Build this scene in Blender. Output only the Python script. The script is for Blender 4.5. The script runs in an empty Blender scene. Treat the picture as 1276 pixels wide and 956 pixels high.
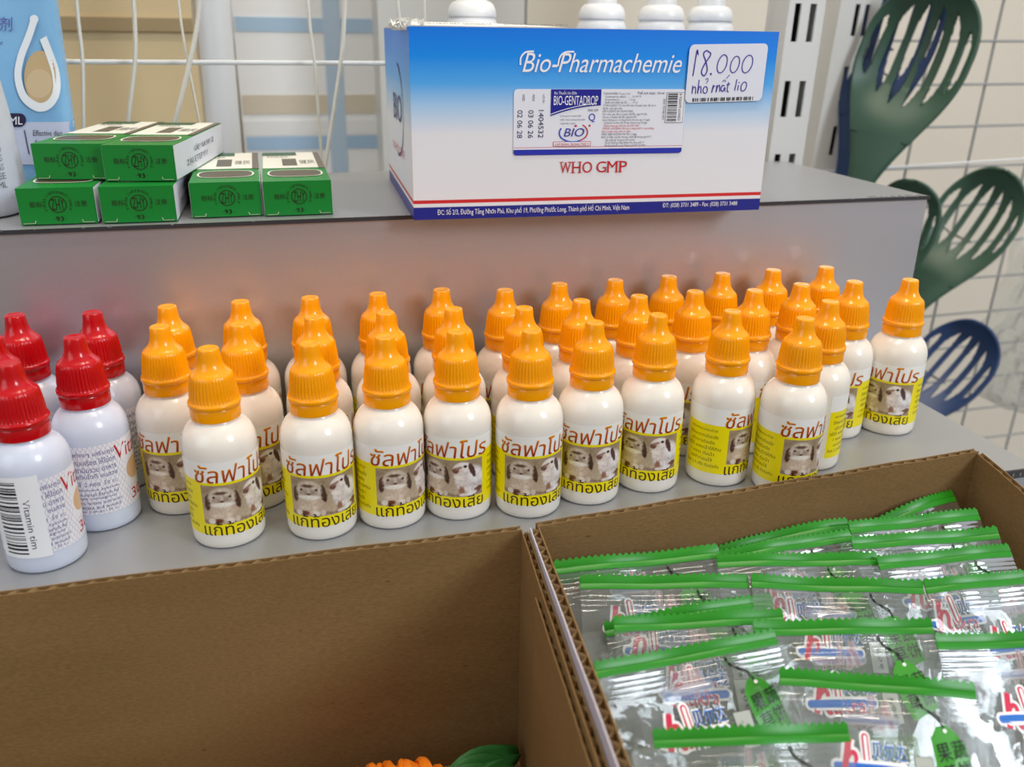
import bpy, bmesh, math, random
import numpy as np
from mathutils import Vector, Matrix
from mathutils.geometry import delaunay_2d_cdt
random.seed(7)
rng = np.random.default_rng(7)
S = bpy.context.scene
COL = S.collection
PI = math.pi

# ------------------------------------------------------------------ camera
FPX = 1090.0
CAM = np.array([0.0, 0.0, 0.2094])
RV = np.array([0.9661920, -0.2575398, 0.0120918])
UV = np.array([0.0840873, 0.3591050, 0.9295015])
FV = np.array([0.2437258, 0.8970601, -0.3686202])
cd = bpy.data.cameras.new('camera')
cd.sensor_width = 36.0
cd.lens = 36.0 * FPX / 1276.0
cd.clip_start = 0.01
cd.dof.use_dof = True
cd.dof.focus_distance = 0.42
cd.dof.aperture_fstop = 10.0
cam = bpy.data.objects.new('camera', cd)
COL.objects.link(cam)
cam.matrix_world = Matrix(((RV[0], UV[0], -FV[0], CAM[0]), (RV[1], UV[1], -FV[1], CAM[1]),
                           (RV[2], UV[2], -FV[2], CAM[2]), (0, 0, 0, 1)))
S.camera = cam

# ------------------------------------------------------------------ light
S.view_settings.view_transform = 'Standard'
S.view_settings.look = 'None'
S.view_settings.exposure = 0.0
S.view_settings.gamma = 1.0
S.view_settings.use_curve_mapping = False
S.cycles.transparent_max_bounces = 40
S.cycles.max_bounces = 8
S.cycles.diffuse_bounces = 4
world = bpy.data.worlds.new('world')
S.world = world
world.use_nodes = True
bg = world.node_tree.nodes['Background']
WN, WL = world.node_tree.nodes, world.node_tree.links
wtc = WN.new('ShaderNodeTexCoord')
wsp = WN.new('ShaderNodeSeparateXYZ')
WL.new(wtc.outputs['Generated'], wsp.inputs[0])


def wramp(sock, stops):
    mr = WN.new('ShaderNodeMapRange')
    mr.inputs['From Min'].default_value = -1.0
    WL.new(wsp.outputs[sock], mr.inputs['Value'])
    r = WN.new('ShaderNodeValToRGB')
    r.color_ramp.elements[0].position, r.color_ramp.elements[0].color = stops[0][0], stops[0][1] + (1,)
    r.color_ramp.elements[1].position, r.color_ramp.elements[1].color = stops[-1][0], stops[-1][1] + (1,)
    for p_, c_ in stops[1:-1]:
        r.color_ramp.elements.new(p_).color = c_ + (1,)
    WL.new(mr.outputs[0], r.inputs[0])
    return r.outputs[0]


# a shop interior: warm brown aisles around eye height, pale ceiling, dull floor, daylight from the right
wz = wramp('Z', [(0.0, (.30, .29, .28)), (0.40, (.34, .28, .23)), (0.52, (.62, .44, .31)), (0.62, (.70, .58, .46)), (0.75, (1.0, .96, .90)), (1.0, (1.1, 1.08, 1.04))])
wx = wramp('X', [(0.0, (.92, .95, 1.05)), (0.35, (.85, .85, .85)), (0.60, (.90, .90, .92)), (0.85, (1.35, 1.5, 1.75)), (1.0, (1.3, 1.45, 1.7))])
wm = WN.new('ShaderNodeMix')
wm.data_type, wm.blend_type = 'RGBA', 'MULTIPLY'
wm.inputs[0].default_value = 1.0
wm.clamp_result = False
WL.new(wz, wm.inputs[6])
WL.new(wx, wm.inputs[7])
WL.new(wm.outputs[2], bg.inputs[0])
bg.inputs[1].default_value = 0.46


def area(name, loc, aim, sx, sy, watt, col):
    l = bpy.data.lights.new(name, 'AREA')
    l.shape = 'RECTANGLE'
    l.size, l.size_y, l.energy, l.color = sx, sy, watt, col
    o = bpy.data.objects.new(name, l)
    COL.objects.link(o)
    o.location = loc
    o.rotation_euler = (Vector(aim) - Vector(loc)).to_track_quat('-Z', 'Y').to_euler()
    return o


area('ceiling_tube_light', (0.1, 0.0, 2.3), (0.1, 0.4, 0), 1.5, 0.12, 22, (1.0, 0.87, 0.68))
area('ceiling_spot_light', (0.95, 0.62, 2.1), (0.75, 0.75, 0), 0.22, 0.5, 9, (1.0, 0.87, 0.68))
area('shop_window_light', (1.5, -1.3, 1.2), (0.2, 0.45, 0.05), 0.55, 0.8, 26, (0.84, 0.92, 1.0))
area('back_fill_light', (-0.1, 0.86, 2.0), (-0.1, 1.0, 0), 0.9, 0.12, 6, (1.0, 0.93, 0.82))  # added fill without a seen fixture, brightens the board and carton behind
area('shop_door_light', (-1.6, -0.9, 0.9), (-0.05, 0.45, 0.05), 1.3, 1.6, 12, (0.80, 0.90, 1.0))


# ------------------------------------------------------------------ helpers
def ray(x, y):
    d = FV * FPX + RV * (x - 638.0) - UV * (y - 478.0)
    return d / np.linalg.norm(d)


def ony(x, y, Y):          # the point of the place at depth Y seen at a photo position
    d = ray(x, y)
    return CAM + d * (Y - CAM[1]) / d[1]


def onz(x, y, Z=0.0):
    d = ray(x, y)
    return CAM + d * (Z - CAM[2]) / d[2]


def lin(c):
    r = []
    for v in c[:3]:
        v = v / 255.0
        r.append(v / 12.92 if v <= 0.04045 else ((v + 0.055) / 1.055) ** 2.4)
    return (r[0], r[1], r[2], 1.0)


def new_mat(name):
    m = bpy.data.materials.new(name)
    m.use_nodes = True
    return m, m.node_tree.nodes, m.node_tree.links, m.node_tree.nodes['Principled BSDF']


def plain(name, rgb, rough=0.5, spec=0.5, noise=0.0, scale=200.0, bump=0.0, sss=0.0, metal=0.0, coat=0.0):
    m, N, L, b = new_mat(name)
    b.inputs['Base Color'].default_value = lin(rgb)
    b.inputs['Roughness'].default_value = rough
    b.inputs['Specular IOR Level'].default_value = spec
    b.inputs['Metallic'].default_value = metal
    b.inputs['Coat Weight'].default_value = coat
    if sss:
        b.inputs['Subsurface Weight'].default_value = sss
        b.inputs['Subsurface Radius'].default_value = (0.004, 0.003, 0.002)
        b.inputs['Subsurface Scale'].default_value = 1.0
    if noise or bump:
        tc = N.new('ShaderNodeTexCoord')
        nz = N.new('ShaderNodeTexNoise')
        nz.inputs['Scale'].default_value = scale
        nz.inputs['Detail'].default_value = 6
        L.new(tc.outputs['Object'], nz.inputs['Vector'])
        if noise:
            mx = N.new('ShaderNodeMix')
            mx.data_type = 'RGBA'
            c = lin(rgb)
            mx.inputs[6].default_value = tuple(max(0, v * (1 - noise)) for v in c[:3]) + (1,)
            mx.inputs[7].default_value = tuple(min(1, v * (1 + noise)) for v in c[:3]) + (1,)
            L.new(nz.outputs['Fac'], mx.inputs[0])
            L.new(mx.outputs[2], b.inputs['Base Color'])
        if bump:
            bp = N.new('ShaderNodeBump')
            bp.inputs['Strength'].default_value = bump
            bp.inputs['Distance'].default_value = 0.001
            L.new(nz.outputs['Fac'], bp.inputs['Height'])
            L.new(bp.outputs['Normal'], b.inputs['Normal'])
    return m


def print_mat(name, rough=0.4, spec=0.4):
    m, N, L, b = new_mat(name)
    a = N.new('ShaderNodeVertexColor')
    a.layer_name = 'Col'
    L.new(a.outputs['Color'], b.inputs['Base Color'])
    b.inputs['Roughness'].default_value = rough
    b.inputs['Specular IOR Level'].default_value = spec
    return m


class MB:
    """collects vertices, faces, material slots and colours; build() links them as ONE mesh object"""

    def __init__(self):
        self.v, self.f, self.m, self.c = [], [], [], []

    def add(self, verts, faces, mi=0, col=None):
        o = len(self.v)
        self.v.extend([tuple(map(float, p)) for p in verts])
        if col is None:
            col = [(1, 1, 1, 1)] * len(verts)
        elif isinstance(col, tuple):
            col = [col] * len(verts)
        self.c.extend(col)
        for f in faces:
            self.f.append(tuple(int(i) + o for i in f))
            self.m.append(mi)
        return o

    def grid(self, P, mi=0, col=None, close_u=False):       # P[nv][nu] points
        nv, nu = len(P), len(P[0])
        vs = [p for row in P for p in row]
        fs = []
        for j in range(nv - 1):
            for i in range(nu - (0 if close_u else 1)):
                k = (i + 1) % nu
                fs.append((j * nu + i, j * nu + k, (j + 1) * nu + k, (j + 1) * nu + i))
        self.add(vs, fs, mi, col)

    def box(self, x0, x1, y0, y1, z0, z1, mi=0, col=None):
        v = [(x, y, z) for z in (z0, z1) for y in (y0, y1) for x in (x0, x1)]
        self.add(v, [(0, 2, 3, 1), (4, 5, 7, 6), (0, 1, 5, 4), (2, 6, 7, 3), (0, 4, 6, 2), (1, 3, 7, 5)], mi, col)

    def hexa(self, b, t, mi=0, col=None):                   # four bottom + four top corners
        self.add(list(b) + list(t), [(3, 2, 1, 0), (4, 5, 6, 7), (0, 1, 5, 4), (1, 2, 6, 5), (2, 3, 7, 6), (3, 0, 4, 7)], mi, col)

    def lathe(self, prof, n=48, mi=0, rfun=None, cx=0, cy=0, sx=1, sy=1, col=None):
        P = []
        for r, z in prof:
            row = []
            for i in range(n):
                a = 2 * PI * i / n
                rr = r if rfun is None else rfun(r, z, a)
                row.append((cx + sx * rr * math.cos(a), cy + sy * rr * math.sin(a), z))
            P.append(row)
        self.grid(P, mi, col, close_u=True)
        if prof[0][0] > 1e-6:
            o = len(self.v) - len(prof) * n
            self.f.append(tuple(o + i for i in reversed(range(n))))
            self.m.append(mi)
        if prof[-1][0] > 1e-6:
            o = len(self.v) - n
            self.f.append(tuple(o + i for i in range(n)))
            self.m.append(mi)

    def tube(self, pts, r, n=8, mi=0, col=None, flat=1.0, caps=True):
        pts = [Vector(p) for p in pts]
        rs = r if isinstance(r, (list, tuple)) else [r] * len(pts)
        P = []
        up = Vector((0, 0, 1))
        prev = None
        for i, p in enumerate(pts):
            t = (pts[min(i + 1, len(pts) - 1)] - pts[max(i - 1, 0)]).normalized()
            if prev is None:
                a = t.cross(up)
                if a.length < 1e-3:
                    a = t.cross(Vector((0, 1, 0)))
            else:
                a = prev - t * prev.dot(t)
            a.normalize()
            prev = a
            b = t.cross(a)
            P.append([tuple(p + a * (rs[i] * math.cos(2 * PI * k / n)) + b * (rs[i] * flat * math.sin(2 * PI * k / n))) for k in range(n)])
        self.grid(P, mi, col, close_u=True)
        if caps:
            o = len(self.v) - len(pts) * n
            self.f.append(tuple(o + i for i in reversed(range(n))))
            self.f.append(tuple(len(self.v) - n + i for i in range(n)))
            self.m += [mi, mi]

    def shape(self, V2, T, fn, mi=0, col=None):             # 2D triangles mapped by fn
        if callable(col):
            col = [col(x, y) for x, y in V2]
        self.add([fn(x, y) for x, y in V2], T, mi, col)

    def build(self, name, mats, parent=None, smooth=True, angle=38, loc=None):
        me = bpy.data.meshes.new(name)
        me.from_pydata(self.v, [], self.f)
        mats = mats if isinstance(mats, (list, tuple)) else [mats]
        for m in mats:
            me.materials.append(m)
        me.polygons.foreach_set('material_index', self.m)
        me.polygons.foreach_set('use_smooth', [smooth] * len(self.f))
        at = me.color_attributes.new('Col', 'FLOAT_COLOR', 'POINT')
        at.data.foreach_set('color', np.array(self.c, dtype=np.float32).ravel())
        me.update()
        if smooth:
            me.set_sharp_from_angle(angle=math.radians(angle))
        o = bpy.data.objects.new(name, me)
        COL.objects.link(o)
        if parent is not None:
            o.parent = parent
        if loc is not None:
            o.location = loc
        return o


def tag(o, label=None, cat=None, group=None, kind=None):
    if label: o['label'] = label
    if cat: o['category'] = cat
    if group: o['group'] = group
    if kind: o['kind'] = kind
    return o


def thing(name, label, cat, loc=(0, 0, 0), rotz=0.0, group=None):
    o = bpy.data.objects.new(name, None)
    o.empty_display_size = 0.01
    COL.objects.link(o)
    o.location = loc
    o.rotation_euler = (0, 0, rotz)
    return tag(o, label, cat, group)


def dup(root, loc, rotz, label, group=None):
    r = root.copy()
    COL.objects.link(r)
    r.location = loc
    r.rotation_euler = (0, 0, rotz)
    r['label'] = label
    if group: r['group'] = group
    for ch in list(root.children):
        c = ch.copy()
        COL.objects.link(c)
        c.parent = r
        for g in list(ch.children):
            d = g.copy()
            COL.objects.link(d)
            d.parent = c
    return r


# ---- lettering: outlines of the built-in font, filled with a robust triangulation
_tc = {}


def glyphs(text, shear=0.0, bold=0.0, res=3):
    key = (text, shear, bold, res)
    if key in _tc:
        return _tc[key]
    c = bpy.data.curves.new('lettering', 'FONT')
    c.body = text
    c.size = 1.0
    c.shear = shear
    c.offset = bold
    c.resolution_u = res
    c.fill_mode = 'NONE'
    o = bpy.data.objects.new('lettering', c)
    COL.objects.link(o)
    dg = bpy.context.evaluated_depsgraph_get()
    dg.update()
    me = bpy.data.meshes.new_from_object(o.evaluated_get(dg))
    V = np.array([v.co[:2] for v in me.vertices])
    E = np.array([e.vertices[:] for e in me.edges])
    bpy.data.objects.remove(o)
    bpy.data.curves.remove(c)
    bpy.data.meshes.remove(me)
    r = delaunay_2d_cdt([Vector(p) for p in V], [tuple(map(int, e)) for e in E], [], 0, 1e-5)
    VV = np.array([p[:] for p in r[0]])
    T = np.array([f[:] for f in r[2] if len(f) == 3])
    cen = VV[T].mean(1)
    a, b = V[E[:, 0]], V[E[:, 1]]
    wn = np.zeros(len(cen))
    for s in range(0, len(cen), 500):
        q = cen[s:s + 500]
        ay, by = a[None, :, 1], b[None, :, 1]
        py, px = q[:, None, 1], q[:, None, 0]
        cr = (b[None, :, 0] - a[None, :, 0]) * (py - ay) - (px - a[None, :, 0]) * (by - ay)
        wn[s:s + 500] = (((ay <= py) & (by > py) & (cr > 0)).sum(1) - ((ay > py) & (by <= py) & (cr < 0)).sum(1))
    T = T[wn != 0]
    used = np.unique(T)
    mp = -np.ones(len(VV), int)
    mp[used] = np.arange(len(used))
    _tc[key] = (VV[used], mp[T])
    return _tc[key]


def fit(text, x0, x1, y0, y1=None, shear=0.0, bold=0.0, res=3):
    """text stretched to x0..x1; y0 = baseline (or bottom) with y1 = top of the bounding box when given"""
    V, T = glyphs(text, shear, bold, res)
    lo, hi = V.min(0), V.max(0)
    sx = (x1 - x0) / (hi[0] - lo[0])
    if y1 is None:
        Y = y0 + V[:, 1] * sx
    else:
        Y = y0 + (V[:, 1] - lo[1]) * (y1 - y0) / (hi[1] - lo[1])
    return np.stack([x0 + (V[:, 0] - lo[0]) * sx, Y], -1), T


def line_text(text, x0, y0, size, wide=1.0, shear=0.0, bold=0.0, res=2):
    V, T = glyphs(text, shear, bold, res)
    return np.stack([x0 + V[:, 0] * size * wide, y0 + V[:, 1] * size], -1), T


def rect2(x0, x1, y0, y1, nx=1, ny=1):
    V = [(x0 + (x1 - x0) * i / nx, y0 + (y1 - y0) * j / ny) for j in range(ny + 1) for i in range(nx + 1)]
    T = [(j * (nx + 1) + i, j * (nx + 1) + i + 1, (j + 1) * (nx + 1) + i + 1, (j + 1) * (nx + 1) + i) for j in range(ny) for i in range(nx)]
    return V, T


def rrect2(x0, x1, y0, y1, r, n=6):
    V = []
    for cx, cy, a0 in ((x1 - r, y1 - r, 0), (x0 + r, y1 - r, 90), (x0 + r, y0 + r, 180), (x1 - r, y0 + r, 270)):
        for k in range(n + 1):
            a = math.radians(a0 + 90 * k / n)
            V.append((cx + r * math.cos(a), cy + r * math.sin(a)))
    return V, [tuple(range(len(V)))]


def stroke2(pts, w, closed=False):
    """a 2D pen stroke of width w"""
    pts = [np.array(p, float) for p in pts]
    if closed:
        pts = pts + [pts[0]]
    V, T = [], []
    n = len(pts)
    for i in range(n):
        if closed:
            t = pts[(i + 1) % (n - 1)] - pts[(i - 1) % (n - 1)]
        else:
            t = pts[min(i + 1, n - 1)] - pts[max(i - 1, 0)]
        t = t / (np.linalg.norm(t) + 1e-12)
        q = np.array([-t[1], t[0]]) * w / 2
        V += [tuple(pts[i] + q), tuple(pts[i] - q)]
    for i in range(n - 1):
        T.append((2 * i, 2 * i + 1, 2 * i + 3, 2 * i + 2))
    return V, T


def arc2(cx, cy, rx, ry, a0, a1, n=16):
    return [(cx + rx * math.cos(math.radians(a0 + (a1 - a0) * k / n)), cy + ry * math.sin(math.radians(a0 + (a1 - a0) * k / n))) for k in range(n + 1)]


def ell2(cx, cy, rx, ry, rot=0, n=24):
    c, s = math.cos(math.radians(rot)), math.sin(math.radians(rot))
    V = [(cx + rx * math.cos(2 * PI * k / n) * c - ry * math.sin(2 * PI * k / n) * s,
          cy + rx * math.cos(2 * PI * k / n) * s + ry * math.sin(2 * PI * k / n) * c) for k in range(n)]
    return V, [tuple(range(n))]


def disc2(cx, cy, rx, ry, n=14):
    V, T = [], []
    for k in range(n + 1):
        x = -math.cos(PI * k / n)
        h_ = math.sqrt(max(0, 1 - x * x))
        V += [(cx + rx * x, cy - ry * h_), (cx + rx * x, cy + ry * h_)]
    for k in range(n):
        T.append((2 * k, 2 * k + 2, 2 * k + 3, 2 * k + 1))
    return V, T


def smooth_path(pts, n=6):
    pts = [np.array(p, float) for p in pts]
    out = []
    for i in range(len(pts) - 1):
        p0, p1, p2, p3 = pts[max(i - 1, 0)], pts[i], pts[i + 1], pts[min(i + 2, len(pts) - 1)]
        for k in range(n):
            t = k / n
            out.append(0.5 * (2 * p1 + (p2 - p0) * t + (2 * p0 - 5 * p1 + 4 * p2 - p3) * t * t + (3 * p1 - p0 - 3 * p2 + p3) * t ** 3))
    out.append(pts[-1])
    return out


# ------------------------------------------------------------------ materials
M_shelf = plain('silver_grey_coating', (164, 166, 170), 0.38, 0.5, 0.05, 900, 0.02, metal=0.45)
M_riser = plain('pale_silver_coating', (204, 204, 210), 0.42, 0.55, 0.03, 600, 0.02, metal=0.85)
M_edge = plain('dark_edge_band', (52, 52, 56), 0.45)
M_chip = plain('scuffed_edge', (128, 128, 130), 0.6)
M_body = plain('creamy_white_plastic', (240, 234, 224), 0.17, 0.5, sss=0.25)
M_body2 = plain('bluish_white_plastic', (212, 219, 236), 0.19, 0.5, sss=0.25)
M_cap = plain('orange_plastic', (255, 164, 4), 0.16, 0.5, sss=0.15)
M_red = plain('red_plastic', (192, 6, 18), 0.16, 0.5, sss=0.1)
M_print = print_mat('printed_paper', 0.34, 0.45)
M_matte = print_mat('printed_carton', 0.42, 0.4)
M_white = plain('white_plastic', (226, 228, 230), 0.32, 0.5)
M_post = plain('white_painted_steel', (214, 214, 212), 0.4, 0.5)
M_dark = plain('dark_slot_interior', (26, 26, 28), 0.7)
M_wire = plain('white_coated_wire', (222, 224, 226), 0.3, 0.5)
M_gwire = plain('backlit_grey_wire', (150, 152, 155), 0.4, 0.5)  # white wire darkened to grey, its backlit shade put into the colour
M_strap = plain('translucent_white_strap', (226, 224, 216), 0.4, 0.5, sss=0.2)
M_green_pl = plain('dark_green_plastic', (52, 84, 68), 0.42, 0.5)
M_navy_pl = plain('navy_plastic', (30, 58, 104), 0.42, 0.5)
M_wall = plain('off_white_wall', (226, 220, 208), 0.8, 0.3, 0.04, 8)
M_tan = plain('tan_board', (210, 190, 150), 0.7, 0.3, 0.05, 20)
M_floor = plain('grey_floor_tile', (170, 168, 162), 0.4, 0.5, 0.05, 6)


def kraft():
    m, N, L, b = new_mat('kraft_cardboard')
    tc = N.new('ShaderNodeTexCoord')
    n1 = N.new('ShaderNodeTexNoise'); n1.inputs['Scale'].default_value = 900; n1.inputs['Detail'].default_value = 4
    n2 = N.new('ShaderNodeTexNoise'); n2.inputs['Scale'].default_value = 14; n2.inputs['Detail'].default_value = 5
    n3 = N.new('ShaderNodeTexNoise'); n3.inputs['Scale'].default_value = 260; n3.inputs['Detail'].default_value = 2
    mp = N.new('ShaderNodeMapping'); mp.inputs['Scale'].default_value = (0.5, 0.5, 1.6)
    L.new(tc.outputs['Object'], mp.inputs['Vector'])
    for n in (n1, n2, n3):
        L.new(mp.outputs['Vector'], n.inputs['Vector'])
    r = N.new('ShaderNodeValToRGB')
    r.color_ramp.elements[0].position = 0.3; r.color_ramp.elements[0].color = lin((118, 90, 52))
    r.color_ramp.elements[1].position = 0.7; r.color_ramp.elements[1].color = lin((146, 116, 75))
    ad = N.new('ShaderNodeMath'); ad.operation = 'ADD'
    ml = N.new('ShaderNodeMath'); ml.operation = 'MULTIPLY'; ml.inputs[1].default_value = 0.5
    L.new(n1.outputs['Fac'], ad.inputs[0]); L.new(n2.outputs['Fac'], ad.inputs[1])
    L.new(ad.outputs[0], ml.inputs[0]); L.new(ml.outputs[0], r.inputs[0])
    # dark flecks
    r2 = N.new('ShaderNodeValToRGB')
    r2.color_ramp.elements[0].position = 0.74; r2.color_ramp.elements[0].color = (1, 1, 1, 1)
    r2.color_ramp.elements[1].position = 0.80; r2.color_ramp.elements[1].color = (0.45, 0.4, 0.35, 1)
    L.new(n3.outputs['Fac'], r2.inputs[0])
    mx = N.new('ShaderNodeMix'); mx.data_type = 'RGBA'; mx.blend_type = 'MULTIPLY'; mx.inputs[0].default_value = 1
    L.new(r.outputs[0], mx.inputs[6]); L.new(r2.outputs[0], mx.inputs[7])
    L.new(mx.outputs[2], b.inputs['Base Color'])
    b.inputs['Roughness'].default_value = 0.72
    b.inputs['Specular IOR Level'].default_value = 0.3
    bp = N.new('ShaderNodeBump'); bp.inputs['Strength'].default_value = 0.12; bp.inputs['Distance'].default_value = 0.001
    L.new(n1.outputs['Fac'], bp.inputs['Height']); L.new(bp.outputs['Normal'], b.inputs['Normal'])
    return m


M_kraft = kraft()
M_flute = plain('kraft_flutes', (182, 148, 102), 0.7, 0.3)
M_liner = plain('lavender_printed_liner', (196, 192, 206), 0.55)


def film(name, haze=0.05, tint=(0.96, 0.97, 0.97), gl=0.5, rough=0.07, bump=0.25, scale=120):
    m = bpy.data.materials.new(name)
    m.use_nodes = True
    N, L = m.node_tree.nodes, m.node_tree.links
    N.remove(N['Principled BSDF'])
    out = N['Material Output']
    tr = N.new('ShaderNodeBsdfTransparent'); tr.inputs[0].default_value = tint + (1,)
    gb = N.new('ShaderNodeBsdfGlossy'); gb.inputs['Roughness'].default_value = rough
    df = N.new('ShaderNodeBsdfDiffuse'); df.inputs[0].default_value = (0.50, 0.54, 0.52, 1)
    lw = N.new('ShaderNodeLayerWeight'); lw.inputs['Blend'].default_value = 0.35
    ml = N.new('ShaderNodeMath'); ml.operation = 'MULTIPLY_ADD'; ml.inputs[1].default_value = gl; ml.inputs[2].default_value = 0.03
    L.new(lw.outputs['Fresnel'], ml.inputs[0])
    m1 = N.new('ShaderNodeMixShader'); L.new(ml.outputs[0], m1.inputs[0])
    m2 = N.new('ShaderNodeMixShader'); m2.inputs[0].default_value = haze
    L.new(tr.outputs[0], m2.inputs[1]); L.new(df.outputs[0], m2.inputs[2])
    L.new(m2.outputs[0], m1.inputs[1]); L.new(gb.outputs[0], m1.inputs[2])
    tc = N.new('ShaderNodeTexCoord'); nz = N.new('ShaderNodeTexNoise'); nz.inputs['Scale'].default_value = scale
    nz.inputs['Detail'].default_value = 3
    L.new(tc.outputs['Object'], nz.inputs['Vector'])
    bp = N.new('ShaderNodeBump'); bp.inputs['Strength'].default_value = bump; bp.inputs['Distance'].default_value = 0.003
    L.new(nz.outputs['Fac'], bp.inputs['Height'])
    L.new(bp.outputs['Normal'], gb.inputs['Normal'])
    L.new(m1.outputs[0], out.inputs[0])
    return m


M_film = film('clear_snack_film', haze=0.075, gl=0.36, rough=0.05, bump=0.12, scale=70)
M_bagfilm = film('crinkled_clear_film', haze=0.16, gl=0.5, rough=0.12, bump=0.6, scale=60)
M_band = plain('green_sealed_film', (34, 130, 20), 0.34, 0.4, 0.14, 60, 0.1)
M_ink = print_mat('printed_film_ink', 0.3, 0.5)
M_ink2 = print_mat('thin_film_ink', 0.4, 0.3)
M_ink2.node_tree.nodes['Principled BSDF'].inputs['Alpha'].default_value = 0.3

# ------------------------------------------------------------------ setting
SX0, SX1 = -0.62, 0.379
SHF = 0.3285       # front of the lower shelf
RY = 0.4470        # riser face
ZT = 0.1235        # top of the upper shelf
SBK = 0.606        # back of the shelf
g = MB(); g.box(-2.2, 3.0, -2.0, 1.16, -0.92, -0.90)
tag(g.build('floor', M_floor, smooth=False), kind='structure')
g = MB(); g.box(-2.2, 3.0, 1.12, 1.16, -0.90, 2.4)
tag(g.build('wall_back', M_wall, smooth=False), kind='structure')

# stepped shelf unit
su = thing('display_shelf', 'grey laminate two-step display shelf carrying the rows of dropper bottles', 'shelf', (0, 0, -0.9))


def part(mb, name, mats, parent, **k):
    o = mb.build(name, mats, parent, **k)
    o.matrix_parent_inverse = Matrix.Translation(-Vector(parent.location)) if tuple(parent.location) != (0, 0, 0) else Matrix.Identity(4)
    return o


g = MB()
g.box(SX0, SX1, SHF, SBK, -0.0012, 0.0)
g.box(SX0, SX1, SHF + 0.0006, SBK, -0.04, -0.0012)
part(g, 'lower_shelf_board', M_shelf, su, smooth=False)
g = MB(); g.box(SX0, SX1 + 0.0008, SHF - 0.0006, SHF + 0.0006, -0.0042, 0.0004)
for i in range(5):
    x = 0.352 + 0.005 * i + 0.001 * random.random()
    g.box(x, x + 0.0009, SHF - 0.0009, SHF - 0.0006, -0.003, -0.0012, 1)
part(g, 'shelf_edge_band', [M_edge, M_chip], su, smooth=False)
g = MB(); g.box(SX0, SX1 - 0.0005, RY, RY + 0.012, 0.0, ZT - 0.0016)
part(g, 'riser_panel', M_riser, su, smooth=False)
g = MB(); g.box(SX0, SX1 - 0.0005, RY + 0.012, SBK, 0.0005, 0.02)
g.box(SX1 - 0.012, SX1 - 0.0005, RY + 0.012, SBK, 0.02, ZT - 0.0016)
part(g, 'riser_side_panel', M_riser, su, smooth=False)
g = MB(); g.box(SX0, SX1, RY - 0.0008, SBK, ZT - 0.0016, ZT)
part(g, 'upper_shelf_board', M_shelf, su, smooth=False)
g = MB(); g.box(SX0, SX1 + 0.0003, RY - 0.0014, RY - 0.0006, ZT - 0.0017, ZT + 0.0003)
for i in range(22):                                            # chipped paint along the edge
    x = random.uniform(-0.13, 0.04) if i % 2 else random.uniform(0.255, 0.376)
    w = random.uniform(0.0003, 0.0016)
    g.box(x, x + w, RY - 0.0015, RY - 0.0002, ZT - 0.0002 + 0.0003 * random.random(), ZT + 0.0004, 1)
for i in range(14):
    x = 0.340 + 0.0027 * i; d = random.uniform(0.001, 0.006)
    g.box(x, x + 0.0026 * random.random() + .0006, RY - 0.001, RY + d, ZT, ZT + 0.0003, 1)
part(g, 'upper_edge_band', [M_edge, M_chip], su, smooth=False)
g = MB()
g.box(SX0, 0.60, 0.02, SHF - 0.0015, -0.135, -0.113)           # front deck that carries the cartons
g.box(SX0, SX1 - 0.002, SHF + 0.002, SBK, -0.135, -0.04)
for x in (SX0 + 0.03, SX1 - 0.06):
    for y in (0.05, SBK - 0.05):
        g.box(x, x + 0.03, y, y + 0.03, -0.9, -0.135)
part(g, 'base_deck', M_shelf, su, smooth=False)

# ------------------------------------------------------------------ dropper bottles
NB = 64
BODY = [(0.0, 0.0004), (0.0125, 0.0003), (0.0136, 0.0), (0.0147, 0.0004), (0.0153, 0.0013), (0.01565, 0.003), (0.0157, 0.006), (0.0157, 0.0445),
        (0.01562, 0.0465), (0.0152, 0.0490), (0.0144, 0.0512), (0.0132, 0.0533), (0.0118, 0.0549), (0.0104, 0.0560), (0.0097, 0.0567), (0.0095, 0.0600), (0.0, 0.0600)]
RING = [(0.0098, 0.0575), (0.01035, 0.0576), (0.0104, 0.0581), (0.01042, 0.0624), (0.0102, 0.0628), (0.0096, 0.0629)]
CAPP = [(0.0098, 0.0629), (0.0106, 0.0630), (0.01092, 0.0635), (0.01095, 0.0646), (0.0107, 0.0652), (0.01025, 0.0654), (0.01022, 0.0657), (0.01015, 0.0662), (0.0100, 0.069),
        (0.0096, 0.0725), (0.0092, 0.0750), (0.0089, 0.0762), (0.0084, 0.0770), (0.0076, 0.0777), (0.0067, 0.0786), (0.0059, 0.0797), (0.0053, 0.0809),
        (0.0049, 0.0824), (0.00465, 0.0840), (0.0043, 0.0872), (0.0041, 0.0878), (0.0036, 0.0880), (0.0030, 0.0878), (0.0, 0.0876)]
NR = 42


def rib(r, z, a):
    if 0.0655 < z < 0.0763:
        k = min(1.0, (z - 0.0655) / 0.0006, (0.0768 - z) / 0.003)
        s = abs(((a * NR / (2 * PI)) % 1.0) - 0.5) * 2
        return r - 0.00045 * k * (0.5 + 0.5 * math.cos(2 * PI * ((a * NR / (2 * PI)) % 1.0)))
    return r


def cyl(r):
    return lambda x, y: (r * math.sin(x / 15.7), -r * math.cos(x / 15.7), y / 1000.0)   # x, y in millimetres


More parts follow.
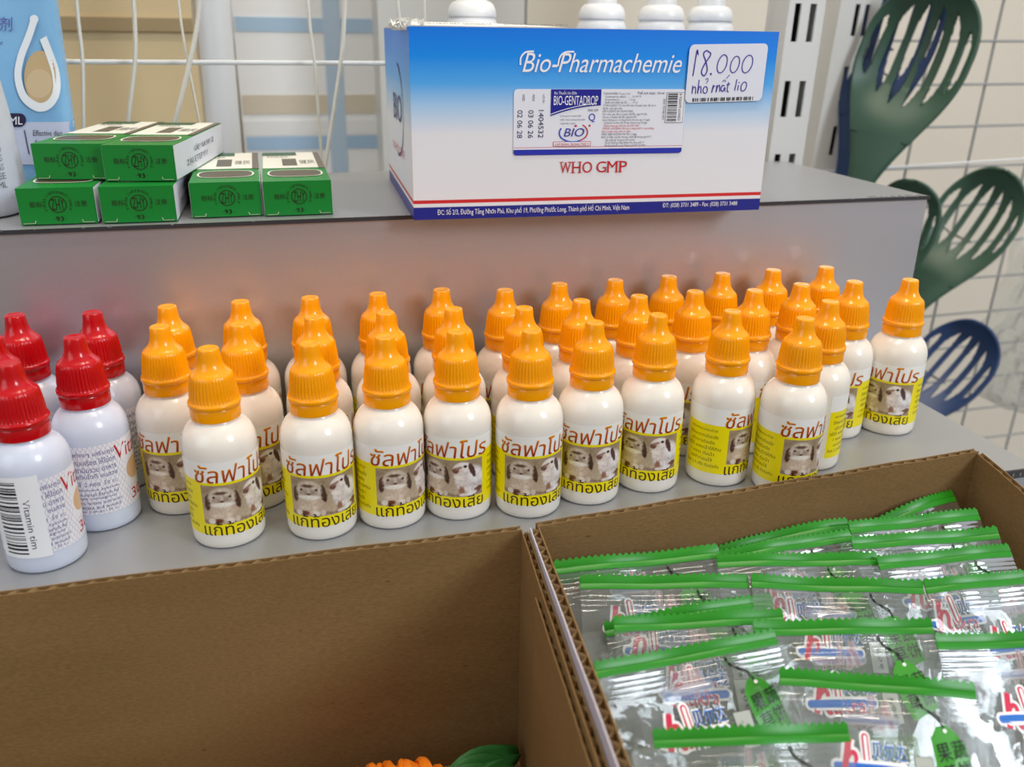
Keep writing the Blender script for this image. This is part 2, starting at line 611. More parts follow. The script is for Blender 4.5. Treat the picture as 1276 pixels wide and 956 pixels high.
def rabbits(u, v):
    """the printed photograph: two lop-eared rabbits on a tan carpet (u 0..33 mm, v 0..20 mm)"""
    n = u.shape
    t = v / 20.0
    rg = np.random.default_rng(4)

    def vn(step):
        G = rg.random((int(20 / step) + 3, int(33 / step) + 3))
        a, b = u / step, v / step
        i0, j0 = a.astype(int), b.astype(int)
        fa, fb = a - i0, b - j0
        fa, fb = fa * fa * (3 - 2 * fa), fb * fb * (3 - 2 * fb)
        return (G[j0, i0] * (1 - fa) + G[j0, i0 + 1] * fa) * (1 - fb) + (G[j0 + 1, i0] * (1 - fa) + G[j0 + 1, i0 + 1] * fa) * fb - .5
    N1, N2 = vn(.8), vn(2.2)
    col = np.stack([158 + 30 * (1 - t), 138 + 30 * (1 - t), 112 + 30 * (1 - t)], -1) + (22 * N1 + 16 * N2)[..., None]

    def E(cx, cy, rx, ry, rot, c, soft=0.22, fur=16.0):
        nonlocal col
        a = math.radians(rot)
        dx, dy = u - cx, v - cy
        p, q = (dx * math.cos(a) + dy * math.sin(a)) / rx, (-dx * math.sin(a) + dy * math.cos(a)) / ry
        d = np.sqrt(p * p + q * q) + .16 * N1 + .1 * N2
        w = np.clip((1 - d) / soft + 0.5, 0, 1)[..., None]
        col = col * (1 - w) + (np.array(c, float) + (fur * N1 + fur * N2)[..., None]) * w
    # left rabbit, facing out
    E(8.7, 1.2, 7.4, 1.4, 0, (120, 96, 74), .8)
    E(8.7, 6.8, 6.6, 7.0, 0, (190, 166, 142), .25, 30)
    E(2.6, 11.4, 1.3, 4.4, -6, (84, 58, 44)); E(15.2, 11.8, 1.3, 4.4, 8, (78, 54, 42))
    E(8.8, 13.6, 5.8, 5.2, 0, (206, 190, 172), .2, 24)
    E(8.7, 5.6, 5.0, 4.6, 0, (214, 194, 172), .5, 30)
    E(8.4, 16.0, 2.6, .8, 0, (104, 80, 64), .7)
    E(8.7, 12.6, 3.6, 1.8, 0, (168, 148, 130), .7, 24)
    E(5.4, 13.9, .6, .6, 0, (60, 46, 40), .5); E(12.2, 13.9, .6, .6, 0, (60, 46, 40), .5)
    E(8.8, 13.2, .8, 1.8, 0, (206, 190, 176), .5)
    E(8.8, 11.7, .9, .5, 0, (84, 56, 48), .5)
    E(8.8, 10.0, 5.2, 1.2, 0, (236, 228, 216), .5)
    E(6.6, 1.7, 2.0, 1.2, 0, (112, 62, 44), .5)
    E(3.6, 1.6, 1.6, 1.5, 0, (230, 218, 204), .4); E(11.6, 1.4, 1.7, 1.5, 0, (230, 218, 204), .4); E(14.6, 1.8, 1.2, 1.6, 0, (214, 196, 178), .4)
    # right rabbit, in profile
    E(26, .9, 8, 1.0, 0, (116, 90, 72), .8)
    E(28.0, 8.4, 6.2, 8.2, 12, (212, 204, 202), .2, 34)
    E(29.2, 11.6, 3.4, 4.2, 20, (234, 230, 230), .7, 20)
    E(22.6, 8.6, 3.4, 5.4, 10, (222, 210, 202), .3, 30)
    E(22.6, 16.0, 4.2, 3.0, 14, (234, 224, 216), .2, 18)
    E(20.6, 14.0, 2.8, 1.7, 20, (222, 206, 196), .3)
    E(19.6, 14.4, 1.6, 1.4, 20, (116, 80, 66), .5)
    E(21.0, 15.8, 1.8, .7, 25, (160, 128, 112), .7)
    E(24.0, 16.6, .85, .75, 0, (40, 30, 28), .35, 6)
    E(27.4, 14.2, 1.25, 3.9, 20, (84, 56, 50), .3)
    E(20.8, 10.8, 2.4, 1.2, -20, (234, 222, 212), .5)
    E(22.4, 3.4, 1.3, 2.4, 0, (150, 108, 88), .6); E(23.0, 1.2, 2.0, .9, 0, (228, 216, 206), .4)
    E(30.4, 2.8, 2.6, 1.7, 25, (112, 74, 56), .5)
    E(27.0, 1.6, 3.0, 1.1, 12, (236, 228, 224), .4)
    col = np.clip(col, 20, 245) / 255.0
    l = np.where(col <= 0.04045, col / 12.92, ((col + 0.055) / 1.055) ** 2.4)
    return np.concatenate([l, np.ones(n + (1,))], -1)


YEL, WHT, BRN = lin((243, 226, 10)), lin((243, 242, 238)), lin((62, 28, 8))


def yellow_label():
    g = MB()
    z0, z1 = 7.2, 42.3
    V, T = rect2(-40, 37, z0, z1, 60, 1); g.shape(V, T, cyl(0.01576), 0, WHT)
    V, T = rect2(-39.6, -16.4, z0 + .3, 33.6, 20, 1); g.shape(V, T, cyl(0.01579), 0, YEL)
    V, T = rect2(-16.4, 17.5, z0 + .3, 32.8, 28, 1); g.shape(V, T, cyl(0.01579), 0, YEL)
    V, T = rect2(17.5, 36.6, z0 + .3, 34.6, 18, 1); g.shape(V, T, cyl(0.01579), 0, YEL)
    nu, nv = 100, 62
    uu, vv = np.meshgrid(np.linspace(0, 33, nu), np.linspace(0, 20, nv))
    cc = rabbits(uu, vv).reshape(-1, 4)
    V, T = rect2(-16, 16.4, 12.9, 31.6, nu - 1, nv - 1)
    g.add([cyl(0.01581)(x, y) for x, y in V], T, 0, [tuple(c) for c in cc])
    # title: red brown letters over a yellow glow
    t0, t1 = lin((214, 108, 16)), lin((150, 26, 10))
    V, T = fit('ซัลฟาโปร', -18.4, 19.1, 32.4, 41.7, 0.12, 0.13, 4); g.shape(V, T, cyl(0.01583), 0, lin((240, 196, 60)))
    V, T = fit('ซัลฟาโปร', -18.0, 18.7, 32.8, 41.3, 0.12, 0.05, 4)
    def tcol(x, y):
        k = min(1, max(0, (y - 33) / 8)); return tuple(t1[i] * (1 - k) + t0[i] * k for i in range(4))
    g.shape(V, T, cyl(0.01587), 0, tcol)
    V, T = fit('แก้ท้องเสีย', -16.6, 16.8, 7.3, 14.2, 0, 0.022, 4); g.shape(V, T, cyl(0.01587), 0, BRN)
    tx = ['สรรพคุณกระต่าย', 'ใช้รักษาอาการท้องเสีย', 'แก้อาการท้องอืด', 'วิธีใช้ ผสมน้ำให้กิน', '1 หยด ต่อน้ำ', 'เขย่าก่อนใช้', 'วันละ 2-3 ครั้ง ติดต่อกัน']
    for i, s in enumerate(tx):
        w = (15, 16, 13, 19.5, 13.5, 12, 19)[i]
        V, T = fit(s, -29 - w / 2, -29 + w / 2, 29.6 - i * 3.15, 31.6 - i * 3.15, 0, 0, 1); g.shape(V, T, cyl(0.01583), 0, lin((96, 92, 10)))
    for i, s in enumerate(tx[:6]):
        w = (13, 14, 12, 15, 11, 12)[i]
        V, T = fit(s, 20, 20 + w, 29.4 - i * 3.3, 31.4 - i * 3.3, 0, 0, 1); g.shape(V, T, cyl(0.01583), 0, lin((96, 92, 10)))
    return g


def red_label():
    g = MB()
    z0, z1 = 9.5, 42.5
    V, T = rect2(-34, 34, z0, z1, 56, 1); g.shape(V, T, cyl(0.01576), 0, lin((240, 240, 246)))
    hc = lin((196, 186, 214))
    for s in (-1, 1):                                       # printed lattice of thin slanting lines
        for k in range(-12, 40):
            xa = -34 + 2.0 * k
            pts = [(xa + s * (y - z0) * 0.55, y) for y in np.linspace(z0, z1, 12)]
            pts = [p for p in pts if -33.5 < p[0] < 2.5 or (p[1] < 20 and -33.5 < p[0] < 33)]
            if len(pts) > 1:
                V, T = stroke2(pts, 0.17); g.shape(V, T, cyl(0.01579), 0, hc)
    blue = lin((58, 62, 140))
    th = ['บำรุงต่างๆ เสริมภูมิ', 'ลดความเครียด ให้ไข่ดก', 'เพิ่มวิตามินรวม อาหาร', 'เจริญเติบโตดี ขนสวย']
    for i, s in enumerate(th):
        V, T = fit(s, -24, -1.6, 37.4 - 3.5 * i, 40.2 - 3.5 * i, 0, 0.004, 1); g.shape(V, T, cyl(0.01582), 0, blue)
    V, T = fit('วิธีใช้  2 หยด  50 cc.', -22, -2, 23.6, 26.0, 0, 0.004, 1); g.shape(V, T, cyl(0.01582), 0, blue)
    en = ['and immune system,', 'reduce stress Enrich ful', 'prevent contagious', 'disease, lactam nutrients', 'feed intake and wound', 'Dosage: 2 drops : 50 cc']
    for i, s in enumerate(en):
        V, T = fit(s, -23.5, -1.5 - (i % 3), 20.9 - 2.15 * i, 22.6 - 2.15 * i, 0, 0.006, 1); g.shape(V, T, cyl(0.01582), 0, lin((40, 44, 120)))
    red = lin((196, 30, 40))
    V, T = fit('Vitamin', -1.5, 27, 33.5, 40.5, 0.1, 0.01, 3); g.shape(V, T, cyl(0.01582), 0, red)
    V, T = disc2(8.5, 26, 5.4, 5.2); g.shape(V, T, cyl(0.01582), 0, lin((222, 184, 140)))
    V, T = fit('30 ml', 4, 24, 11.6, 16.6, 0.05, 0.0, 3); g.shape(V, T, cyl(0.01582), 0, red)
    return g


def bottle_proto(name, body, cap, label):
    r = thing(name, 'x', 'bottle')
    g = MB(); g.lathe(BODY, NB); g.build('bottle_body', body, r, angle=50)
    g = MB(); g.lathe(RING, NB); g.build('tamper_ring', cap, r)
    g = MB(); g.lathe(CAPP, NR * 6, rfun=rib); g.build('ribbed_cap', cap, r, angle=60)
    label.build('printed_label', M_print, r, angle=60)
    return r


ORD = ['leftmost', 'second from the left', 'third from the left', 'fourth from the left', 'fifth from the left', 'sixth from the left', 'seventh from the left',
       'eighth from the left', 'ninth from the left', 'tenth from the left', 'eleventh from the left', 'twelfth from the left']
FR = [(-.0322, .3635, 20), (.0087, .3604, 8), (.0408, .3622, 34), (.0727, .3626, -16), (.1054, .3563, 15), (.1372, .3613, 8), (.1708, .3657, -3), (.2085, .3634, 76), (.2367, .3451, 52), (.2651, .3677, 176)]
MR = [(-.0546, .3986, -10), (-.0205, .3943, 2), (.0125, .3977, 20), (.0457, .398, 60), (.0782, .3967, 110), (.1117, .3906, 30), (.143, .3964, 200), (.1745, .3978, 80),
      (.2064, .3995, -45), (.238, .3945, 100), (.2690, .3999, 140), (.3010, .3987, -20), (.3340, .3956, -14)]
KR = [(-.0543, .4305), (-.0208, .4314), (.0125, .4312), (.046, .4307), (.0789, .4314), (.1107, .4235), (.142, .4292), (.1740, .4300), (.2060, .4312), (.2381, .4303), (.2706, .4314), (.3045, .4308)]
GB = 'orange-capped dropper bottles lined up on the lower shelf'
fr_look = ['two rabbits turned right', 'both rabbits facing out', 'rabbits turned right', 'right-hand rabbit showing whole', 'both rabbits visible', 'both rabbits showing', 'label turned left',
           'yellow text panel facing out', 'pushed forward of the others', 'label turned away']
todo = []
for i, (x, y, a) in enumerate(FR):
    todo.append((x, y, a, 'orange-capped dropper bottle, %s in the front row, %s' % (ORD[i] if i < 9 else 'rightmost', fr_look[i])))
for i, (x, y, a) in enumerate(MR):
    todo.append((x, y, a, 'orange-capped dropper bottle, %s in the middle row' % (ORD[i]) if i < 12 else 'orange-capped dropper bottle standing apart at the bare right end of the shelf'))
for i, (x, y) in enumerate(KR):
    todo.append((x, y, (i * 67) % 360, 'orange-capped dropper bottle, %s in the back row by the riser' % (ORD[i] if i < 11 else 'rightmost')))
proto = None
lab = yellow_label()
for x, y, a, l in todo:
    rz = math.atan2(-x, y) + math.radians(a)
    if proto is None:
        proto = bottle_proto('dropper_bottle', M_body, M_cap, lab)
        proto.location = (x, y, 0); proto.rotation_euler = (0, 0, rz); proto['label'] = l; proto['group'] = GB
    else:
        dup(proto, (x, y, 0), rz, l, GB)
RED = [(-.0882, .3913, 34, 'red-capped dropper bottle with blue printed text beside the orange-capped bottles, without barcode sticker'),
       (-.1068, .3622, 42, 'red-capped dropper bottle nearest the front, white barcode sticker on its label'),
       (-.0869, .4276, 100, 'red-capped dropper bottle in the back row, next to the first orange-capped one'),
       (-.1203, .4309, 140, 'red-capped dropper bottle in the back row at the left edge of the photo'),
       (-.1215, .3972, 60, 'red-capped dropper bottle mostly hidden behind the one with the barcode sticker')]
GR = 'red-capped dropper bottles at the left of the lower shelf'
proto = None
lab = red_label()
for x, y, a, l in RED:
    rz = math.atan2(-x, y) + math.radians(a)
    if proto is None:
        proto = bottle_proto('red_dropper_bottle', M_body2, M_red, lab)
        proto.location = (x, y, 0); proto.rotation_euler = (0, 0, rz); proto['label'] = l; proto['group'] = GR
    else:
        r = dup(proto, (x, y, 0), rz, l, GR)
        if 'sticker' in l and 'nearest' in l:
            g = MB()
            c0 = -31.0
            V, T = rrect2(0, 0.001, 0, 0.001, 0.0001)
            n = 26
            V, T = rect2(c0, c0 + 21, 8.2, 45.2, n, 1); g.shape(V, T, cyl(0.01590), 0, lin((244, 246, 250)))
            yb = 43
            k = 0
            random.seed(3)
            while yb > 10:
                w = random.choice([.35, .35, .7, 1.05, .7])
                V, T = rect2(c0 + 3, c0 + 12.5, yb - w, yb, 10, 1); g.shape(V, T, cyl(0.01593), 0, lin((22, 22, 26)))
                yb -= w + random.choice([.35, .35, .7, 1.05])
            V, T = fit('Vitamin tim', 13.0, 35.5, 0, 2.5, 0, .004, 2)
            V = [(c0 + 14.0 + y, 48.0 - x) for x, y in V]
            g.shape(V, T, cyl(0.01593), 0, lin((40, 42, 48)))
            g.build('barcode_sticker', M_print, r)

# ------------------------------------------------------------------ big white and blue carton
BW, BH, BD = 187.0, 89.5, 138.0


def carton_mat():
    m, N, L, b = new_mat('white_blue_carton')
    tc = N.new('ShaderNodeTexCoord'); sp = N.new('ShaderNodeSeparateXYZ')
    L.new(tc.outputs['Object'], sp.inputs[0])
    r = N.new('ShaderNodeValToRGB')
    mr = N.new('ShaderNodeMapRange'); mr.inputs['From Min'].default_value = 0.0; mr.inputs['From Max'].default_value = BH / 1000
    L.new(sp.outputs['Z'], mr.inputs['Value']); L.new(mr.outputs[0], r.inputs[0])
    cr = r.color_ramp
    stops = [(0.0, (34, 40, 140)), (0.068, (34, 40, 140)), (0.0681, (236, 238, 242)), (0.088, (236, 238, 242)), (0.0881, (214, 44, 48)), (0.107, (214, 44, 48)),
             (0.1071, (236, 238, 242)), (0.46, (234, 237, 243)), (0.60, (176, 214, 248)), (0.72, (84, 176, 248)), (0.86, (8, 144, 244)), (1.0, (0, 124, 238))]
    cr.elements[0].position = stops[0][0]; cr.elements[0].color = lin(stops[0][1])
    cr.elements[1].position = stops[-1][0]; cr.elements[1].color = lin(stops[-1][1])
    for p, c in stops[1:-1]:
        e = cr.elements.new(p); e.color = lin(c)
    L.new(r.outputs[0], b.inputs['Base Color'])
    b.inputs['Roughness'].default_value = 0.38
    return m


M_carton = carton_mat()
M_cboard = plain('white_carton_board', (232, 232, 228), 0.6)
bx = thing('medicine_carton', 'large white and blue medicine carton overhanging the upper shelf edge, price sticker at its right', 'box', (0.066, 0.4330, ZT + 0.0003), math.radians(-2.5))
w, h, d, t = BW / 1000, BH / 1000, BD / 1000, 0.0009
g = MB()
nx = 24
def front_y(x): return -0.0006 * math.sin(PI * x / w)
P = [[(w * i / nx, front_y(w * i / nx), h * j / 4) for i in range(nx + 1)] for j in range(5)]
g.grid(P)
g.box(0, t, 0.0002, d, 0, h); g.box(w - t, w, 0.0002, d, 0, h); g.box(0, w, d - t, d, 0, h); g.box(t, w - t, t, d - t, 0, t)
P = [[(w * i / nx, front_y(w * i / nx) + t, h * j / 4) for i in range(nx, -1, -1)] for j in range(5)]
g.grid(P)
g.build('carton_body', M_carton, bx, smooth=False)
g = MB()                                                    # closed lid flap with a torn left lip and loose paper at its back edge
g.hexa([(0.0, 0.0004, h - .0004), (w, 0.0004, h - .0004), (w, d - .002, h - .0004), (0.0, d - .002, h - .0004)],
       [(0.0, 0.0002, h + .0004), (w, 0.0002, h + .0002), (w, d, h + .0006), (0.0, d, h + .0008)])
P = []
for j in range(4):
    row = []
    for i in range(15):
        x = 0.002 + (w * 0.42) * i / 14
        row.append((x, 0.004 + 0.012 * j / 3, h + .0006 + 0.0016 * (j / 3) * (1 - (i / 14) ** 3)))
    P.append(row)
g.grid(P)
g.build('lid_flap', M_cboard, bx, smooth=False)
g = MB()
random.seed(5)
for k in range(4):
    P = []
    hs = [0.0015 + 0.0045 * random.random() * math.sin(PI * (i + 1) / 27) for i in range(26)]
    for j in range(4):
        P.append([(-0.0006 - 0.0010 * k - (.0016 * random.random() + .0006 * k) * j / 3, 0.001 + 0.040 * i / 25, h - 0.0016 + (j / 3) * hs[i]) for i in range(26)])
    g.grid(P)
for k in range(26):
    x, y = random.uniform(-.006, .010), random.uniform(.002, .036)
    z = h + random.uniform(.0006, .0040); a = random.uniform(0, 3); q = random.uniform(.0012, .003)
    g.add([(x, y, z), (x + q * math.cos(a), y + q * math.sin(a), z + .001 * random.random()), (x + q, y - q, z + .0016 * random.random()), (x + .3 * q, y + q, h)], [(0, 1, 2), (0, 2, 3)])
g.build('torn_edge', M_cboard, bx, smooth=False)


def front(off=0.0004):
    return lambda x, y: (x / 1000, front_y(x / 1000) - off, y / 1000)


def side(x, y):
    return (-0.0004, x / 1000, y / 1000)


g = MB()
wt, rd, nv = lin((250, 250, 252)), lin((196, 30, 42)), lin((32, 38, 150))
V, T = fit('Bio-Pharmachemie', 54, 135.5, 69.8, 78.6, 0.32, 0.03, 5); g.shape(V, T, front(), 0, wt)
V, T = stroke2(smooth_path([(53.0, 73.0), (53.2, 76.4), (55.5, 78.8), (59.5, 79.2)]), .8); g.shape(V, T, front(.00045), 0, wt)
V, T = stroke2(smooth_path([(71.6, 72.6), (72.4, 76.6), (75.0, 78.9), (79.5, 79.2)]), .8); g.shape(V, T, front(.00045), 0, wt)
g.build('title_lettering', M_matte, bx, smooth=False)
g = MB()
for ch, a, b in (('W', 74.4, 79.9), ('H', 80.7, 85.1), ('O', 86.1, 91.2), ('G', 93.5, 98.7), ('M', 99.3, 104.7), ('P', 105.8, 109.8)):
    V, T = fit(ch, a, b, 21.7, 27.2, 0, 0.02, 4); g.shape([(x, y - .0 + (x - 92) * .004) for x, y in V], T, front(), 0, rd)
for a, b, y in ((73.9, 76.2, 1), (78.2, 80.2, 1), (80.2, 82.2, 1), (83.6, 85.6, 1), (80.2, 82.2, 0), (83.6, 85.6, 0), (98.8, 100.6, 1), (103.6, 105.3, 1), (98.7, 100.4, 0), (103.6, 105.4, 0), (105.2, 106.6, 1), (105.2, 107.3, 0)):
    V, T = rect2(a, b, (21.62, 26.95)[y], (21.98, 27.3)[y]); g.shape(V, T, front(.00045), 0, rd)
g.build('red_lettering', M_matte, bx, smooth=False)
g = MB()
V, T = fit('ĐC: Số 2/3, Đường Tăng Nhơn Phú, Khu phố 19, Phường Phước Long, Thành phố Hồ Chí Minh, Việt Nam', 11.7, 112.4, 1.5, 5.6, 0, 0.012, 2); g.shape(V, T, front(), 0, wt)
V, T = fit('ĐT: (028) 3731 3489 - Fax: (028) 3731 3488', 131, 173.6, 2.2, 5.2, 0, 0.012, 2); g.shape(V, T, front(), 0, wt)
g.build('address_lettering', M_matte, bx, smooth=False)
g = MB()
V, T = stroke2(arc2(66, 48, 30, 24, 100, 275, 24), 1.8); g.shape(V, T, side, 0, lin((60, 62, 120)))
V, T = fit('BIO', 88, 44, 42, 56, 0, 0.02, 3); g.shape(V, T, side, 0, lin((70, 72, 130)))
V, T = fit('WHO GMP', 100, 36, 24, 29, 0, 0.01, 2); g.shape(V, T, side, 0, lin((220, 120, 120)))
g.build('side_lettering', M_matte, bx, smooth=False)
g = MB()
for i in range(2):
    V, T = fit(('THUỐC NHỎ MẮT GENTADROP', 'DÙNG CHO CHÓ MÈO')[i], 4 + 42 * i, 40 + 38 * i, 0.2, 2.2, 0, .01, 1)
    g.shape(V, T, lambda x, y: (x / 1000 + .001, 0.0075 + y * 0.0022, h + .0012 + y * 0.00045), 0, lin((50, 50, 60)))
g.build('lid_lettering', M_matte, bx, smooth=False)
# white product label stuck on the front
g = MB()
F = front(.0005); F2 = front(.0006); F3 = front(.0007)
V, T = rrect2(50.0, 139, 30.8, 62.1, 2.0); g.shape(V, T, front(.0004), 0, lin((236, 240, 250)))
V, T = rrect2(50.0, 139, 30.8, 34.2, 1.6); g.shape(V, T, F, 0, lin((44, 56, 180)))
V, T = rect2(50.0, 139, 33.5, 34.3); g.shape(V, T, F2, 0, lin((236, 240, 250)))
V, T = rect2(50.2, 139, 34.3, 34.6); g.shape(V, T, F2, 0, lin((214, 120, 130)))
top = [(68.5 + (94.2 - 68.5) * k / 12, 62.0) for k in range(13)]
bot = [(x, 49.4 + (x - 68.5) * 0.36 - (x - 68.5) ** 2 * 0.0063) for x, _ in top]
g.shape(top + bot, [(k, k + 1, 14 + k, 13 + k) for k in range(12)], F, 0, nv)
V, T = stroke2([(x, y + .9) for x, y in bot[:-1]], .35); g.shape(V, T, F2, 0, lin((236, 240, 250)))
V, T = fit('BIO-GENTADROP', 70.0, 92.6, 54.6, 59.0, 0, 0.03, 3); g.shape(V, T, F2, 0, wt)
V, T = fit('Rx Thuốc kê đơn', 70.2, 81.5, 59.6, 61.4, 0, 0.02, 2); g.shape(V, T, F2, 0, wt)
dk = lin((46, 50, 92))
for s, xx in (('02 06 28', 53.1), ('03 06 26', 58.6), ('1404532', 63.8)):
    V, T = fit(s, 0, 13.2, 0, 2.6, 0, 0.0, 3)
    g.shape([(xx - 1.3 + y, 52.3 - x) for x, y in V], T, F, 0, dk)
for s, xx in (('HSD', 54.8), ('NSX', 59.8), ('LÔ SX', 65)):
    V, T = fit(s, 0, 3.0 if len(s) < 4 else 4.0, 0, 1.2, 0, 0.02, 2)
    g.shape([(xx - .6 + y, 59.5 - x) for x, y in V], T, F, 0, dk)
V, T = fit('WHO GMP', 87.5, 93, 51.5, 52.7, 0, .02, 2); g.shape(V, T, F, 0, dk)
V, T = fit('Q', 88.2, 91.6, 46.4, 50.6, 0, 0.02, 3); g.shape(V, T, F, 0, lin((60, 70, 190)))
for i, s in enumerate(('• DUNG DỊCH NHỎ MẮT', '• ĐIỀU TRỊ CHỨNG ĐỎ MẮT', '• MỤI MẮC MÀY')):
    V, T = fit(s, 73, (84.5, 86.5, 81.5)[i], 48.9 - 1.8 * i, 50.1 - 1.8 * i, 0, .015, 1); g.shape(V, T, F, 0, dk)
V, T = fit('BIO', 75.6, 86.2, 39.6, 43.6, 0.25, 0.02, 4); g.shape(V, T, F2, 0, lin((40, 50, 160)))
V, T = stroke2(arc2(80.5, 41.4, 7.2, 4.4, 150, 300, 20), .7); g.shape(V, T, F, 0, lin((60, 90, 200)))
V, T = stroke2(arc2(80.5, 41.6, 7.4, 4.6, -60, 50, 16), .6); g.shape(V, T, F, 0, lin((190, 60, 70)))
V, T = ell2(88.9, 44.8, .55, .5); g.shape(V, T, F, 0, rd)
V, T = ell2(81.6, 44.8, .6, .5); g.shape(V, T, F3, 0, rd)
V, T = rect2(70.2, 89.8, 34.9, 37.2); g.shape(V, T, F, 0, rd)
V, T = rect2(70.45, 89.55, 35.12, 36.98); g.shape(V, T, F2, 0, lin((240, 236, 244)))
V, T = fit('CHỈ DÙNG TRONG THÚ Y', 71.2, 88.8, 35.4, 36.7, 0, .01, 2); g.shape(V, T, F3, 0, rd)
lines = ['THÀNH PHẦN: Trong 10 ml', '   Gentamicin (as sulfate) ........... 30 000 UI', '   Dexamethasone ................. 1.0 mg', '   Nước tinh khiết vừa đủ ......... 10 ml', 'CÔNG DỤNG: Trị viêm kết mạc, loét giác mạc cấp do vi',
         'khuẩn, viêm giác mạc.', 'LIỀU LƯỢNG VÀ CÁCH DÙNG:', 'Chó, mèo, gia cầm: 1-2 giọt mỗi lần, ngày 4-6 lần.', 'Gia súc: 2-4 giọt mỗi lần, ngày 4-6 lần.', 'Lưu ý: không nên sử dụng thuốc liên tục quá 15 ngày.', '   Lọ thuốc sau khi mở chỉ nên dùng trong 15 ngày',
         '   Không dùng quá thời hạn ghi trên nhãn.', 'CHỐNG CHỈ ĐỊNH: Không sử dụng thuốc trong trường', 'hợp loét giác mạc, viêm do nấm.', 'THỜI GIAN NGƯNG THUỐC: 0 ngày', 'BẢO QUẢN: nơi khô thoáng, nhiệt độ không quá 30°C', '      Sản xuất tại: Công ty Liên doanh', '      Số 2/3, Đường Tăng Nhơn Phú, Khu phố 19', '      Phường Phước Long, Thành phố Hồ Chí Minh']
for i, s in enumerate(lines):
    V, T = line_text(s, 95.3, 59.5 - 1.39 * i, 1.42, 0.82, 0, 0.008, 1)
    g.shape(V, T, F, 0, lin((200, 60, 66)) if i in (11, 12, 13) else lin((92, 94, 104)))
V, T = fit('Thể tích thực: 10 ml', 113, 127.2, 59.3, 61.2, 0, .02, 2); g.shape(V, T, F, 0, dk)
random.seed(11)
yb = 60.0                                                   # bar code, bars lying across the label
V, T = rect2(128.6, 138.3, 45.8, 60.6); g.shape(V, T, F, 0, lin((150, 152, 158)))
V, T = rect2(128.9, 138.0, 46.1, 60.3); g.shape(V, T, F2, 0, lin((240, 242, 248)))
while yb > 46.6:
    wd = random.choice([.18, .2, .4, .6])
    V, T = rect2(129.4, 134.6, yb - wd, yb); g.shape(V, T, F3, 0, lin((40, 40, 46)))
    yb -= wd + random.choice([.2, .22, .4])
V, T = fit('8 936079 610453', 0, 13, 0, 1.4, 0, 0, 2)
g.shape([(135.4 + y, 60 - x) for x, y in V], T, F3, 0, lin((60, 60, 66)))
V, T = fit('SĐK: LD-BP-434', 0, 10, 0, 1.1, 0, 0, 2)
g.shape([(127.0 + y, 47.5 + x) for x, y in [(10 - a, 1.1 - b) for a, b in V]], T, F3, 0, lin((60, 60, 66)))
g.build('product_label', M_print, bx, smooth=False)
# hand-written price sticker
g = MB()
def pst(off):
    def f(x, y):      # x 0..42.4, y 0..27.6 on the sticker
        xx = 138.8 + x + (y - 27) * 0.012; yy = 55.5 + y + x * 0.022
        return (xx / 1000, front_y(xx / 1000) - off, yy / 1000)
    return f
V, T = rrect2(0, 42.4, 0, 27.6, 2.6); g.shape(V, T, pst(.0010), 0, lin((232, 236, 248)))
ps = g.build('price_sticker', M_print, bx, smooth=False)
ink = lin((58, 44, 158))
g = MB()
def pen(pts, w=.55, n=6): 
    V, T = stroke2(smooth_path(pts, n), w); g.shape(V, T, pst(.00115), 0, ink)
pen([(4.6, 23.4), (3.9, 24.4), (3.0, 12.8)][::1], .6)
pen([(4.0, 24.2), (5.0, 22.6)], .5)
pen([(11.4, 23.4), (9.0, 24.6), (7.6, 23.0), (9.2, 19.6), (10.4, 15.4), (9.0, 12.8), (7.4, 14.6), (8.6, 18.2), (11.2, 22.0), (11.4, 23.4)], .6)
V, T = ell2(12.6, 13.6, .5, .6); g.shape(V, T, pst(.00115), 0, ink)
for cx, cy, rx, ry in ((18.2, 18.3, 2.5, 4.3), (25.2, 17.9, 2.3, 3.9), (32.0, 18.0, 2.7, 4.2)):
    pen([(cx + rx * math.cos(a) + ry * .16 * math.sin(a), cy + ry * math.sin(a)) for a in np.linspace(1.2, 7.6, 14)], .5, 3)
pen([(3.4, 8.2), (3.4, 4.4), (3.6, 6.8), (4.6, 7.6), (5.2, 6.4), (5.2, 4.2)], .5)          # nho
pen([(6.6, 11.0), (6.4, 4.4), (6.8, 7.0), (7.8, 7.6), (8.2, 4.4)], .5)
pen([(10.4 + 1.2 * math.cos(a), 6.0 + 1.6 * math.sin(a)) for a in np.linspace(0, 6.6, 10)], .5, 3)
pen([(10.0, 10.8), (11.0, 11.6), (11.4, 10.4), (10.6, 9.2)], .35)
pen([(14.6, 8.4), (14.0, 4.6), (14.6, 7.0), (15.6, 8.0)], .5)                                # mat
pen([(16.6, 8.2), (16.4, 4.8), (17.0, 7.4), (18.0, 8.0), (18.4, 5.0)], .5)
pen([(20.8, 7.6), (19.6, 8.0), (19.0, 6.2), (20.0, 5.0), (21.0, 7.0), (21.2, 5.0)], .5)
pen([(22.8, 9.6), (22.4, 5.4), (23.4, 4.8)], .5); pen([(21.8, 8.2), (23.8, 8.6)], .45)
pen([(19.4, 9.6), (20.4, 10.6), (21.2, 9.6)], .35); pen([(21.2, 11.2), (23.0, 13.0)], .35)
pen([(27.2, 10.8), (26.6, 5.4)], .5); pen([(28.4, 8.0), (28.2, 5.4)], .5)                    # lio
V, T = ell2(28.6, 9.2, .3, .3); g.shape(V, T, pst(.00115), 0, ink)
pen([(31.4 + 1.5 * math.cos(a) + .3 * math.sin(a), 7.2 + 2.2 * math.sin(a)) for a in np.linspace(1, 7.4, 12)], .5, 3)
g.build('handwriting', M_print, ps, smooth=False)
g = MB()
x = 4.0
